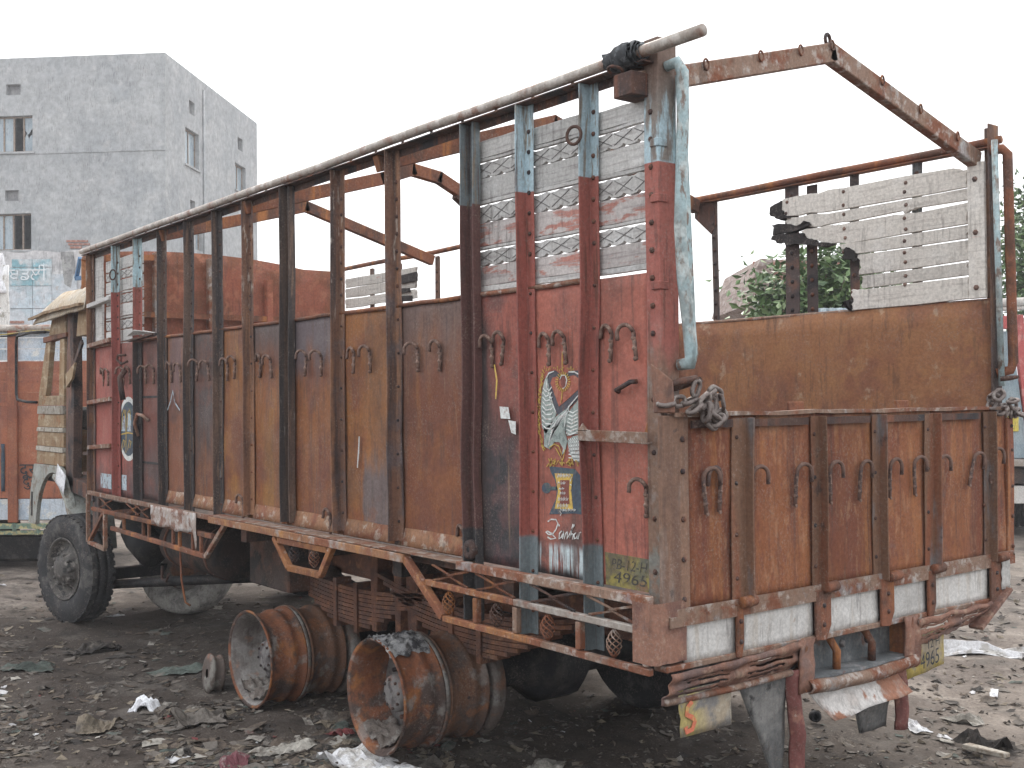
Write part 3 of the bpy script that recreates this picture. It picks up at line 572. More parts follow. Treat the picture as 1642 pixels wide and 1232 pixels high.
# number painted on the rear bay
number_panel = [o for o in truck.children if o.get('label', '').startswith('red side panel with painted')][0]
blob([[(971, 885), (1046, 898), (1049, 952), (973, 937)]], -.0016, 'painted_plate', 'plate_old', lambda u, v: ((lambda q: (q.x, q.z))(H(u, v, 1, .002))), number_panel)
def text(s, o, ux, uy, h_, mat, name, parent, ext=.0008, wfac=1.0, span=None):
    cu = bpy.data.curves.new('text', 'FONT'); cu.body = s; cu.size = 1; cu.resolution_u = 3
    ob = bpy.data.objects.new('text', cu); COL.objects.link(ob); bpy.context.view_layer.update()
    dg = bpy.context.evaluated_depsgraph_get(); me = bpy.data.meshes.new_from_object(ob.evaluated_get(dg))
    vs = [v.co.copy() for v in me.vertices]; fs = [list(p.vertices) for p in me.polygons]
    if span: wfac = span / (max(v.x for v in vs) * h_)
    bpy.data.objects.remove(ob); bpy.data.curves.remove(cu); bpy.data.meshes.remove(me)
    ux, uy = Vector(ux).normalized(), Vector(uy).normalized(); n = ux.cross(uy).normalized(); o = Vector(o)
    b = MB(); pts = [o + ux * v.x * h_ * wfac + uy * v.y * h_ + n * ext for v in vs]
    b.add(pts, fs)
    # give the lettering a paint edge
    return b.build(name, mat, parent)
q0, q1 = H(979, 911, 1, -.0022), H(1036, 920, 1, -.0022); text('PB-12-H', q0, q1 - q0, (.22, 0, 1), .060, M['ink_faded'], 'painted_number', number_panel, .0006, span=(q1 - q0).length)
q0, q1 = H(983, 933, 1, -.0022), H(1037, 942, 1, -.0022); text('4965', q0, q1 - q0, (.20, 0, 1), .064, M['ink_faded'], 'painted_number', number_panel, .0006, span=(q1 - q0).length)
# oval mural, blue squares, spade and torn white patch
om = [o for o in truck.children if o.get('label', '').startswith('red front panel with oval')][0]
oc = lambda a, c: (a, c)
blob([circle(-5.93, .55, .235, .255, 28)], -.0016, 'painted_oval_rim', 'p_white', oc, om)
blob([circle(-5.93, .55, .195, .215, 28)], -.0030, 'painted_oval', 'p_navy', oc, om)
blob([[(-6.09, .53), (-6.0, .53), (-6.0, .66), (-6.06, .64)], [(-5.95, .53), (-5.86, .53), (-5.86, .66), (-5.93, .68)]], -.0044, 'painted_oval_view', 'p_blue', oc, om)
st = [[(-6.13, .50), (-5.93, .52), (-5.74, .51)], [(-5.98, .36), (-5.975, .55), (-5.98, .70)], [(-6.08, .54), (-6.06, .66), (-6.02, .70), (-5.99, .64)], [(-5.95, .56), (-5.93, .68), (-5.89, .70), (-5.86, .62)], [(-6.08, .38), (-6.04, .46), (-6.0, .45), (-6.03, .40)], [(-5.94, .38), (-5.9, .46), (-5.86, .45), (-5.89, .4)]]
strokes(st, .012, -.0056, 'painted_oval_tracery', 'p_yellow', oc, True, om)
fp = [o for o in truck.children if o.get('label', '').startswith('red foremost')][0]
blob([[(-6.60, .05), (-6.33, .05), (-6.33, .17), (-6.60, .17)]], -.0085, 'painted_square', 'p_blue', oc, fp)
blob([[(-6.10, .06), (-5.98, .06), (-5.98, .18), (-6.10, .18)]], -.0016, 'painted_square', 'p_blue', oc, om)
sp = [o for o in truck.children if o.get('label', '').startswith('plum')][0]
strokes([[(-5.06, .70), (-5.0, .76), (-4.95, .84), (-4.92, .76), (-4.82, .70)]], .016, -.012, 'painted_spade', 'p_blue', oc, True, sp)
ch = [o for o in truck.children if o.get('label', '').startswith('soot')][0]
blob([[(805, 652), (819, 653), (822, 672), (807, 671)], [(819, 674), (831, 676), (831, 697), (824, 694)]], -.014, 'painted_patch', 'p_white', lambda u, v: (lambda q: (q.x, q.z))(H(u, v, 1, 0)), ch)
strokes([[(796, 585), (800, 610), (798, 640)]], .012, -.012, 'painted_smear', 'p_yellow', lambda u, v: (lambda q: (q.x, q.z))(H(u, v, 1, 0)), True, ch)
bp_ = [o for o in truck.children if o.get('label', '').startswith('ochre rusted side panel with')][0]
strokes([[(579, 700), (578, 725), (576, 750)]], .013, -.012, 'bare_scratch', 'p_white', lambda u, v: (lambda q: (q.x, q.z))(H(u, v, 1, 0)), True, bp_)

# ------------------------------------------------------------------ right wall, bulkhead, floor, roof bows
WB = 2.35
def wall_fn(xa, xb, z0, z1, y, amp, seed): return lambda u, v: V(lerp(xa, xb, u), y + amp * (mn.noise(V(u * (xb - xa) * 1.4, v * 2, seed)) + .4 * mn.noise(V(u * (xb - xa) * 4, v * 5, seed))), lerp(z0, z1, v) + (.006 * mn.noise(V(u * (xb - xa) * 3, 1, seed)) if v > .99 else 0))
for xa, xb in ((-2.2, -.02), (-4.5, -2.203), (-6.84, -4.503)):
    MB().grid(24, 12, wall_fn(xa, xb, 0, ZP, WB, .014, xa), .004).build('right_wall_sheet', M['inner'], truck)
MB().tube([(x, WB + .004, ZP + .004 * mn.noise(V(x * 3, 0, 0))) for x in [-6.8 + 6.8 * k / 20 for k in range(21)]], .011, 6).build('rolled_edge', M['rust_pale'], truck)
def r_post(x, w_, z0, z1, mat, y=WB + .03, dp=.05):
    b = MB(); path = [(x + wob(x * 9, z), y + wob(x * 7, z), z) for z in [lerp(z0, z1, k / 10) for k in range(11)]]
    p = b.sweep([(-w_ / 2, 0), (-w_ / 2, dp), (-w_ / 2 + .008, dp), (-w_ / 2 + .008, .008), (w_ / 2, .008), (w_ / 2, 0)][::-1], path, (1, 0, 0), (0, 1, 0)).build('right_post', M[mat], truck, bevel=.002)
    b = MB(); z = max(z0, 1.27)
    while z < z1 - .08: b.rivet((x + wob(x * 9, z), y - .002 + wob(x * 7, z), z), (0, -1, 0), .013, .012); z += .085
    b.build('rivets', M['rust_dark'], p, kind='stuff')
r_post(-1.90, .05, -.05, 2.02, 'post_black'); r_post(-1.285, .10, -.05, 2.04, 'char_post'); r_post(-1.16, .075, -.05, 2.0, 'char_post', WB + .05)
r_post(-.848, .06, -.05, 2.03, 'char_post'); r_post(-.455, .06, -.05, 2.04, 'post_paint_sooty')
for x in (-2.5, -3.1, -3.7, -4.16, -4.66, -5.10, -5.7, -6.2): r_post(x, .06, -.05, 1.30 if x > -5 else 2.0, 'post_rust')
MB().tube([(lerp(-6.9, .02, k / 20), WB + .04 + .006 * mn.noise(V(k * .4, 8, 2)), 2.045 + .012 * mn.noise(V(k * .3, 6, 2))) for k in range(21)], .021, 8).build('right_rail_pipe', M['rust'], truck)
MB().sweep([(0, 0), (.06, 0), (.06, .04), (.054, .04), (.054, .006), (0, .006)], [(x, WB + .0, 2.008) for x in (-2.0, -1.0, 0.0)], (0, 1, 0), (0, 0, 1)).build('right_rail_angle', M['rust'], truck)
MB().prism([(-2.06, 1.92), (-1.92, 1.80), (-1.88, 1.86), (-1.9, 2.0), (-2.06, 2.02)], fxz, WB + .02, WB + .03).build('rail_gusset', M['rust_dark'], truck)
corner_post(WB + .055, WB - .04, -1, '').build('corner_post', M['post_rust'], truck, bevel=.003, label='far rear corner post, rusty')
# pale inner planks with charred, broken ends
def burnt(polys, name='inner_plank', mat='wood_pale'):
    out = []
    for pl in polys:
        pts = [H(u, v, 1, WB - .01) for u, v in pl]; pp_ = []
        for i, p in enumerate(pts):
            q = pts[(i + 1) % len(pts)]; pp_.append(p)
            if p.x < -.72 and q.x < -.72 or (p - q).length < .12:
                for t in (.25, .5, .75): pp_.append(p.lerp(q, t) + V(R_.uniform(-.012, .012), 0, R_.uniform(-.007, .007)))
        pts = pp_
        out.append(MB().prism([(p.x, p.z) for p in pts], fxz, WB - .018, WB + .006).build(name, M[mat], truck, bevel=.002))
    return out
burnt([[(1256, 320), (1300, 311), (1352, 302), (1450, 283), (1530, 270), (1553, 272), (1553, 300), (1500, 310), (1420, 324), (1340, 338), (1262, 347), (1254, 338)],
       [(1262, 350), (1350, 339), (1440, 323), (1553, 302), (1553, 321), (1470, 334), (1455, 342), (1440, 340), (1360, 356), (1302, 364), (1292, 356), (1280, 362), (1262, 362)],
       [(1285, 371), (1300, 367), (1360, 358), (1440, 344), (1470, 342), (1553, 325), (1553, 359), (1470, 372), (1360, 391), (1330, 392), (1312, 385), (1296, 384)],
       [(1345, 393), (1440, 379), (1554, 361), (1554, 382), (1460, 396), (1376, 407), (1364, 398), (1350, 400)],
       [(1377, 409), (1460, 398), (1554, 385), (1555, 417), (1470, 430), (1378, 441), (1380, 425)],
       [(1382, 443), (1470, 432), (1555, 420), (1555, 441), (1470, 452), (1384, 463)],
       [(1366, 466), (1384, 465), (1470, 454), (1555, 444), (1556, 479), (1470, 489), (1366, 498), (1370, 484)]])
MB().box(-.118, -.028, WB - .045, WB - .02, 1.245, 1.935).build('upright_plank', M['wood_pale'], truck, bevel=.003)
b = MB()
for u, v0, n in ((1354, 309, 6), (1452, 292, 10), (1262, 326, 2)):
    for k in range(n):
        q = H(u + R_.uniform(-2, 2), v0 + k * 18.5 + R_.uniform(-3, 3), 1, WB - .018); b.rivet(q, (0, -1, 0), .0115, .008)
for z in (1.85, 1.58, 1.30): b.rivet((-.075, WB - .046, z), (0, -1, 0), .015, .01)
b.build('bolts', M['hook'], truck, kind='stuff')
for pl in ([(1240, 330), (1254, 320), (1256, 340), (1266, 350), (1250, 356), (1238, 346)], [(1240, 360), (1280, 362), (1292, 357), (1303, 360), (1280, 370), (1244, 374)], [(1238, 380), (1285, 372), (1298, 386), (1318, 391), (1336, 393), (1300, 394), (1262, 392), (1246, 388)], [(1352, 400), (1364, 400), (1376, 412), (1372, 418), (1352, 414)], [(1352, 486), (1366, 482), (1366, 498), (1354, 496)]):
    pts = [H(u, v, 1, WB - .02) for u, v in pl]; poly = []
    for i, p in enumerate(pts):
        q = pts[(i + 1) % len(pts)]
        for t in (0, .33, .66): poly.append((lerp(p.x, q.x, t) + R_.uniform(-.018, .018), lerp(p.z, q.z, t) + R_.uniform(-.012, .012)))
    MB().prism(poly, fxz, WB - .03, WB + .012).build('charred_end', M['char'], truck)
burnt([[(555, 448), (668, 428), (668, 444), (555, 462)], [(555, 464), (668, 446), (666, 462), (555, 478)], [(555, 480), (666, 464), (668, 478), (555, 495)]])
for pl in ([(640, 443), (668, 436), (669, 450), (642, 456)], [(640, 463), (656, 462), (658, 468), (640, 471)], [(640, 475), (660, 474), (661, 483), (640, 484)]):
    pts = [H(u, v, 1, WB - .03) for u, v in pl]; MB().prism([(p.x, p.z) for p in pts], fxz, WB - .04, WB - .022).build('charred_end', M['char'], truck)
# bulkhead behind the cab
MB().grid(20, 16, lambda u, v: V(-6.86 + .012 * mn.noise(V(u * 4, v * 3, 1)), lerp(.05, WB, u), lerp(0, 2.03 + .08 * math.sin(math.pi * min(1, u * 1.15 + .05)) ** .7, v)), .005).build('bulkhead_sheet', M['bulkhead'], truck)
for y, z1, mt in ((.55, 2.08, 'rust_pale'), (1.05, 2.06, 'rust_pale'), (1.62, 1.9, 'bulkhead')): MB().bar((-6.80, y, 0), (-6.80, y, z1), .07, .06).build('bulkhead_post', M[mt], truck, bevel=.004)
MB().bar((-6.79, .1, 1.53), (-6.79, 2.3, 1.53), .04, .05).build('bulkhead_rail', M['rust'], truck)
MB().bar((-6.79, .1, 2.0), (-6.79, .6, 2.04), .04, .05).build('bulkhead_rail', M['rust'], truck)
MB().box(-6.84, -.01, .012, WB - .012, -.05, -.02).build('floor_sheet', M['under'], truck)
for k in range(8): MB().box(-6.6 + k * .93, -6.52 + k * .93, .0, WB, -.14, -.052).build('cross_member', M['under'], truck)
# roof bows
def bow(x, pts, mat, label=None, rings=()):
    b = MB(); pts = [V(x + p[2] if len(p) > 2 else x, p[0], p[1]) for p in pts]
    for p, q in zip(pts[:-1], pts[1:]):
        d = (q - p).normalized(); b.bar(p - d * .018, q + d * .018, .055, .085, (0, 0, 1))
    kw = dict(label=label) if label else {}
    o = b.build('roof_bow', M[mat], truck, bevel=.004, **kw)
    for i, t in rings:
        p, q = pts[i], pts[i + 1]; c = p.lerp(q, t) + V(0.031, 0, .03)
        ring(c, (1, .3, 0), .021, .0045, 'bow_ring', 'rust', o)
    return o
bw = bow(-.09, [(-.04, 1.955), (1.15, 2.285), (2.33, 1.955)], 'rust_pale', 'rearmost roof bow, complete with tie rings', ((0, .30), (0, .58), (0, .80), (0, .985), (1, .30), (1, .56), (1, .83)))
ring((-.09, 1.14, 2.345), (1, .2, 0), .024, .008, 'bow_eye', 'rust_dark', bw)
MB().box(-.155, -.05, -.10, .02, 1.90, 1.99).build('bow_foot', M['rust_dark'], bw, bevel=.004); ring((-.15, -.09, 2.01), (0, .4, 1), .03, .006, 'bow_eye', 'rust_dark', bw)
bow(-2.02, [(-.02, 1.985), (1.15, 2.36), (2.33, 1.99)], 'rust')
bow(-3.62, [(-.03, 1.98), (.95, 2.27), (1.2, 2.36), (1.42, 2.33), (1.62, 2.24)], 'rust', 'roof bow with its right half broken and bent')
MB().prism([(1.58, 2.28), (1.66, 2.30), (1.75, 2.20), (1.72, 2.10), (1.62, 2.16), (1.56, 2.20)], lambda a, c, d: V(d, a, c), -3.66, -3.60).build('bent_bracket', M['rust_dark'], truck)
bow(-5.12, [(-.02, 1.985), (1.15, 2.31), (2.34, 1.965)], 'rust')

# ------------------------------------------------------------------ tailgate and rear end
XT = .045
tg_posts = [.40, .862, 1.288, 1.70, 2.175]
edges = [.085, .40, .862, 1.288, 1.70, 2.175, 2.385]
tz0 = -.045
gate_top = MB().sweep([(-.03, 0), (.014, 0), (.014, -.016), (.006, -.016), (.006, -.006), (-.03, -.006)], [(XT + .012 * mn.noise(V(k * .4, 3, 3)), lerp(.0, 2.395, k / 20), .70 + .008 * mn.noise(V(k * .5, 1, 1))) for k in range(21)], (1, 0, 0), (0, 0, 1)).build('tailgate_top_angle', M['rust_pale'], truck)
for k, (a, b_) in enumerate(zip(edges[:-1], edges[1:])):
    MB().grid(8, 16, lambda u, v: V(XT - .012 + .010 * min(1, 5 * u * (1 - u)) * (mn.noise(V(u * 3 + k * 7, v * 2, 1)) + .4 * mn.noise(V(u * 7 + k, v * 6, 1))), lerp(a + .003, b_ - .003, u), lerp(tz0, .69, v)), .004).build('tailgate_sheet', M['tailgate'], truck)
for k, y in enumerate(tg_posts):
    wd = [.085, .055, .055, .075, .05][k]
    path = [(XT + wob(k + 60, z, .005), y + wob(k + 70, z, .008) + (.02 * math.sin((z + .05) * 4.2) if k == 4 else 0), z) for z in [lerp(tz0 - .01, .675, j / 12) for j in range(13)]]
    prof = [(0, -wd), (0, 0), (.048, 0), (.048, -.007), (.007, -.007), (.007, -wd)][::-1]
    p = MB().sweep(prof, path, (1, 0, 0), (0, 1, 0)).build('tailgate_post', M['tail_post'], truck, bevel=.002)
    b = MB()
    for z in (.60, .42, .22, .05): b.rivet((XT + .008 + wob(k + 60, z, .005), y - wd * .7 + wob(k + 70, z, .008), z), (1, 0, 0), .009, .006)
    b.build('rivets', M['rust_dark'], p, kind='stuff')
for a, b_ in zip(edges[:-1], edges[1:]): MB().bar((XT + .012, a + .002, .655), (XT + .012, b_ - .085, .655), .01, .03).build('gate_batten', M['rust_dark'], truck) if b_ - a > .25 else None
tl = MB().sweep([(0, -.005), (.016, -.005), (.016, -.044), (.010, -.044), (.010, .02), (0, .02)], [(XT, y, z) for y, z in ((-.04, -.052), (.6, -.05), (1.2, -.046), (1.8, -.044), (2.39, -.04))], (1, 0, 0), (0, 0, 1)).build('hinge_rail', M['rust_pale'], truck)
# left and right end stiles of the tailgate
MB().sweep([(0, -.06), (.02, -.06), (.02, .085), (.0, .085)], [(XT - .02 + wob(81, z, .004), .0, z) for z in [lerp(-.05, .69, j / 10) for j in range(11)]], (1, 0, 0), (0, 1, 0)).build('tailgate_stile', M['stile'], truck, bevel=.003)
MB().sweep([(0, -.04), (.018, -.04), (.018, .02), (.0, .02)], [(XT - .01 + wob(83, z, .006), 2.385, z) for z in [lerp(-.04, .64, j / 10) for j in range(11)]], (1, 0, 0), (0, 1, 0)).build('tailgate_stile', M['tailgate'], truck, bevel=.003)
b = MB()
for z in (.60, .48, .30, .15, .0): b.rivet((XT + .002, .05, z), (1, 0, 0), .012, .008); b.rivet((XT + .010, 2.385, z), (1, 0, 0), .01, .008)
b.build('rivets', M['rust_dark'], truck, kind='stuff')
th_l, th_r = hook_mesh(1, 'x'), hook_mesh(-1, 'x')
for y, z, fl, rx_ in ((.145, .445, 1, .15), (.245, .45, -1, -.05), (.425, .445, 1, 0), (.70, .445, 1, -.06), (.915, .442, 1, .05), (1.13, .44, 1, -.06), (1.345, .438, 1, 0), (1.53, .438, 1, .08), (1.73, .438, 1, 0), (2.03, .452, 1, -.3), (2.20, .462, 1, -.15)):
    inst('rope_hook', th_l if fl == 1 else th_r, (XT + .004, y, z), truck, (rx_, 0, R_.uniform(-.15, .15)))
for y in (.83, 1.60): MB().box(XT - .10, XT - .085, y - .05, y + .05, .695, .735).build('stop_plate', M['rust'], truck, bevel=.003)
# spread corner plate on the near post, hook horn
MB().hexa([(.01, -.066, .70), (.03, -.075, .70), (.06, -.0, .70), (.04, .01, .70), (.0, -.066, .885), (.004, -.07, .885), (.06, -.02, .82), (.05, .0, .82)]).build('corner_gusset', M['sheet_rust'], truck, bevel=.003)
MB().tube([(.02, -.03, .79), (.05, .03, .815), (.07, .10, .826), (.06, .14, .825), (.02, .08, .80), (.01, .0, .785)], [.012, .014, .015, .012, .012, .012], 7).build('chain_horn', M['rust_dark'], truck)
MB().tube([(.03, 2.33, .835), (.07, 2.36, .84), (.10, 2.38, .845)], [.014, .013, .008], 7).build('chain_horn', M['rust_dark'], truck)
# bent pipes that hold the tailgate ends
MB().tube([(.0, .03, 2.01), (.045, .045, 2.02), (.065, .052, 1.98), (.066, .05, 1.80), (.066, .04, 1.6), (.066, .028, 1.40), (.066, .042, 1.2), (.066, .07, 1.02), (.066, .082, .92), (.055, .084, .885), (.01, .07, .88)], [.020, .023, .024, .024, .024, .023, .024, .025, .026, .027, .022], 10).build('retaining_pipe', M['blue_pipe'], truck, label='pale blue bent pipe on the near rear post')
MB().bar((.02, .085, 1.98), (.02, .135, .93), .012, .045, (0, 1, 0)).build('pipe_strip', M['blue_pipe'], truck, bevel=.002)
MB().tube([(.0, 2.32, 1.985), (.05, 2.345, 1.985), (.07, 2.36, 1.96), (.07, 2.365, 1.7), (.07, 2.375, 1.3), (.07, 2.385, .92), (.055, 2.385, .88), (.0, 2.35, .865)], .025, 10).build('retaining_pipe', M['rust'], truck, label='brown bent pipe on the far rear post')
MB().tube([(.03, 2.31, 2.03), (.03, 2.325, 1.5), (.03, 2.345, .8)], .016, 8).build('pipe_strip', M['blue_pipe'], truck)
# white bumper strip, hinge straps, wrapped corner
for k, (a, b_) in enumerate(((.055, .335), (.36, .815), (.90, 1.27), (1.36, 1.635), (1.69, 2.165))):
    MB().grid(8, 5, lambda u, v: V(XT - .005 + .006 * mn.noise(V(u * 4, v * 2, k)), lerp(a, b_, u), lerp(-.243 + .004 * mn.noise(V(u * 5, 0, k)), -.088, v)), -.008).build('bumper_strip', M['white_strip'], truck)
MB().box(-.06, .03, -.05, 2.38, -.235, -.06).build('bumper_channel', M['rust_dark'], truck)
for y, wd in ((.345, .04), (.862, .10), (1.315, .095), (1.66, .06), (2.215, .10)):
    st_ = MB().prism([(-wd / 2, -.05), (wd / 2, -.05), (wd / 2, -.20), (wd * .15, -.262), (-wd / 2, -.255)], lambda a, c, d: V(d, y + a, c), XT + .004, XT + .018).build('hinge_strap', M['rust'], truck, bevel=.003)
    MB().lathe([(.0001, -.04), (.020, -.04), (.023, -.036), (.023, .036), (.020, .04), (.0001, .04)], (XT + .028, y + .035, -.04), (0, 1, .05), 12).build('hinge_knuckle', M['rust'], st_)
    sb = MB()
    for z in (-.115, -.195): sb.rivet((XT + .018, y, z), (1, 0, 0), .011, .008)
    sb.build('bolts', M['rust_dark'], st_, kind='stuff')
MB().grid(10, 8, lambda u, v: (V(XT + .008 + .008 * mn.noise(V(u * 4, v * 3, 9)), lerp(-.112, .052, (u - .35) / .65), lerp(-.225 + .012 * mn.noise(V(u * 5, 2, 2)), -.0, v)) if u > .35 else V(lerp(-.06, XT + .008, u / .35), -.118, lerp(-.225, .0, v)))).build('corner_wrap', M['sheet_rust'], truck)
MB().grid(5, 6, lambda u, v: V(XT + .02 + .015 * mn.noise(V(u * 4, v * 4, 5)), lerp(2.25, 2.33, u) + .01 * mn.noise(V(v * 5, 1, 1)), lerp(-.20, -.03, v)), .003).build('crumpled_end_cap', M['white_strip'], truck)
MB().box(-.02, .05, -.05, 2.3, -.262, -.238).build('lower_flange', M['rust_pale'], truck, bevel=.004)
# bent under-run shield with slots, left and right of the tow bracket
def shield(y0, y1, zt0, zt1, zb0, zb1, seed):     # one bent sheet with rows of slits cut through it
    nu, nv = 40, 22; rd = random.Random(seed)
    def fn(u, v):
        y = lerp(y0, y1, u); zt, zb = lerp(zt0, zt1, u), lerp(zb0, zb1, u)
        return V(.082 - .06 * v * v - .05 * (u - .5) ** 2 + .012 * mn.noise(V(u * 3, v * 2, seed)) + .008 * math.sin(v * 14), y, lerp(zt, zb, v) + .010 * mn.noise(V(u * 6, v * 3, seed)) + .008 * mn.noise(V(u * 16, 0, seed)) * v)
    vs = [fn(i / nu, j / nv) for i in range(nu + 1) for j in range(nv + 1)]; w_ = nv + 1; fs = []
    slit = {}
    for j in (4, 8, 12, 16):
        for (c0, c1) in ((2 + rd.randint(0, 3), 17 + rd.randint(-2, 1)), (21 + rd.randint(0, 2), 36 + rd.randint(-4, 2))):
            for i in range(c0, c1):
                slit[(i, j)] = 1
                if c0 + 2 < i < c1 - 2 or rd.random() < .5: slit[(i, j + 1)] = 1
    for i in range(nu):
        for j in range(nv):
            if (i, j) not in slit: fs.append((i * w_ + j, (i + 1) * w_ + j, (i + 1) * w_ + j + 1, i * w_ + j + 1))
    o = MB().add(vs, fs, True).build('slotted_shield', M['sheet_rust'], truck)
    so = o.modifiers.new('sheet', 'SOLIDIFY'); so.thickness = .005
shield(-.05, .70, -.262, -.245, -.385, -.365, 1); shield(1.53, 2.14, -.255, -.245, -.40, -.32, 6)
MB().tube([(.03, -.04, -.375), (.05, .3, -.372), (.05, .66, -.365)], .014, 7).build('shield_lip', M['rust_pale'], truck)
MB().bar((.06, 2.02, -.36), (.06, 2.30, -.20), .02, .075, (1, 0, 0)).build('slanted_end_plate', M['sheet_rust'], truck, bevel=.004)
# tow bracket
MB().box(-.06, -.045, .72, 1.50, -.44, -.24).build('recess_plate', M['grey_recess'], truck)
for y in (.735, 1.485): MB().grid(4, 6, lambda u, v: V(.075 + .02 * mn.noise(V(u * 3, v * 3, y)), y + lerp(-.05, .05, u), lerp(-.455, -.235, v)), -.01).build('bracket_cheek', M['sheet_rust'], truck); MB().box(-.10, .07, y - .008, y + .008, -.45, -.24).build('bracket_web', M['rust'], truck)
MB().grid(16, 4, lambda u, v: V(.07 + .02 * math.sin(v * 3.1) + .012 * mn.noise(V(u * 5, v, 3)), lerp(.74, 1.50, u), lerp(-.462, -.405, v) - .014 * math.sin(u * 3.1) + .006 * mn.noise(V(u * 7, 2, 3))), .01).build('bracket_lip', M['rust_pale'], truck)
MB().box(-.05, .06, .74, 1.48, -.425, -.41).build('bracket_shelf', M['grey_recess'], truck)
for y in (.99, 1.24): MB().tube([(-.03, y - .02, -.245), (.0, y - .01, -.28), (.02, y + .01, -.33), (.01, y + .02, -.41)], .018, 8).build('bracket_rib', M['rust'], truck)
MB().lathe([(.0001, .002), (.026, .002), (.026, -.002)], (-.044, 1.31, -.325), (1, 0, 0), 14).build('painted_hole', M['black'], truck)  # black disc on the plate stands for the dark of a hole
for y in (.86, 1.12): MB().lathe([(.0001, .012), (.016, .01), (.018, 0)], (-.044, y, -.325), (1, 0, 0), 8).build('recess_bolt', M['hub'], truck)
MB().grid(14, 8, lambda u, v: V(.02 + .075 * (1 - v) ** 1.6 + .012 * mn.noise(V(u * 4, v * 3, 8)), lerp(lerp(.88, .78, v), lerp(1.44, 1.40, v), u), lerp(-.592 + .02 * mn.noise(V(u * 3, 1, 1)) + .03 * u, -.45, v)), .004).build('curled_sheet', M['white_rust'], truck)
# mud flaps
def flap(y0, y1, zt, zb, x=.02, sl=.24):
    MB().grid(6, 10, lambda u, v: V(x + .015 * mn.noise(V(u * 2, v * 3, y0)) - .04 * (1 - v), lerp(lerp(y0 + sl, y0 - .02, v), y1, u), lerp(zb, zt, v)), .012).build('mud_flap', M['mudflap'], truck)
    MB().grid(3, 10, lambda u, v: V(x + .01 + .03 * math.sin(u * 3.1) + .01 * mn.noise(V(v * 5, u, y0)), lerp(y1, y1 + .085, u) + .012 * math.sin(v * 5), lerp(zb - .01, zt + .01, v)), .01).build('flap_edge', M['flap_red'], truck)
flap(.38, .655, -.365, -.80); flap(1.14, 1.42, -.46, -.735, .0, .09)
MB().box(-.06, .03, .38, .75, -.36, -.335).build('flap_bracket', M['rust_dark'], truck); MB().box(-.06, .03, 1.1, 1.5, -.47, -.445).build('flap_bracket', M['rust_dark'], truck)
# number boards hanging below
pl = MB().grid(6, 5, lambda u, v: V(.035 + .008 * mn.noise(V(u * 3, v * 3, 2)), lerp(.022 if v > .5 else .032, .31, u), lerp(-.515, -.34, v)), .004).build('hanging_board', M['plate_dusty'], truck, label='dusty yellow board with a red letter S')
b = MB(); tri_ribbon(b, [(.085, -.385), (.06, -.405), (.055, -.43), (.085, -.445), (.10, -.462), (.085, -.490), (.055, -.495), (.05, -.475)], .019, lambda a, c, d: V(d, a, c), .047, False, -.002); b.build('painted_letter', M['p_signred'], pl)
pl = MB().grid(6, 5, lambda u, v: V(.02 + .01 * mn.noise(V(u * 3, v * 3, 4)), lerp(1.50, 1.805, u), lerp(-.535, -.35, v) + .03 * u), .004).build('number_plate', M['plate_yellow'], truck, label='hanging yellow number plate 4965')
text('4965', (.040, 1.588, -.498), (0, 1, .10), (0, 0, 1), .10, M['ink'], 'plate_number', pl, .001, .78)
text('12 H', (.040, 1.64, -.412), (0, 1, .10), (0, 0, 1), .06, M['ink'], 'plate_number', pl, .001, .9)

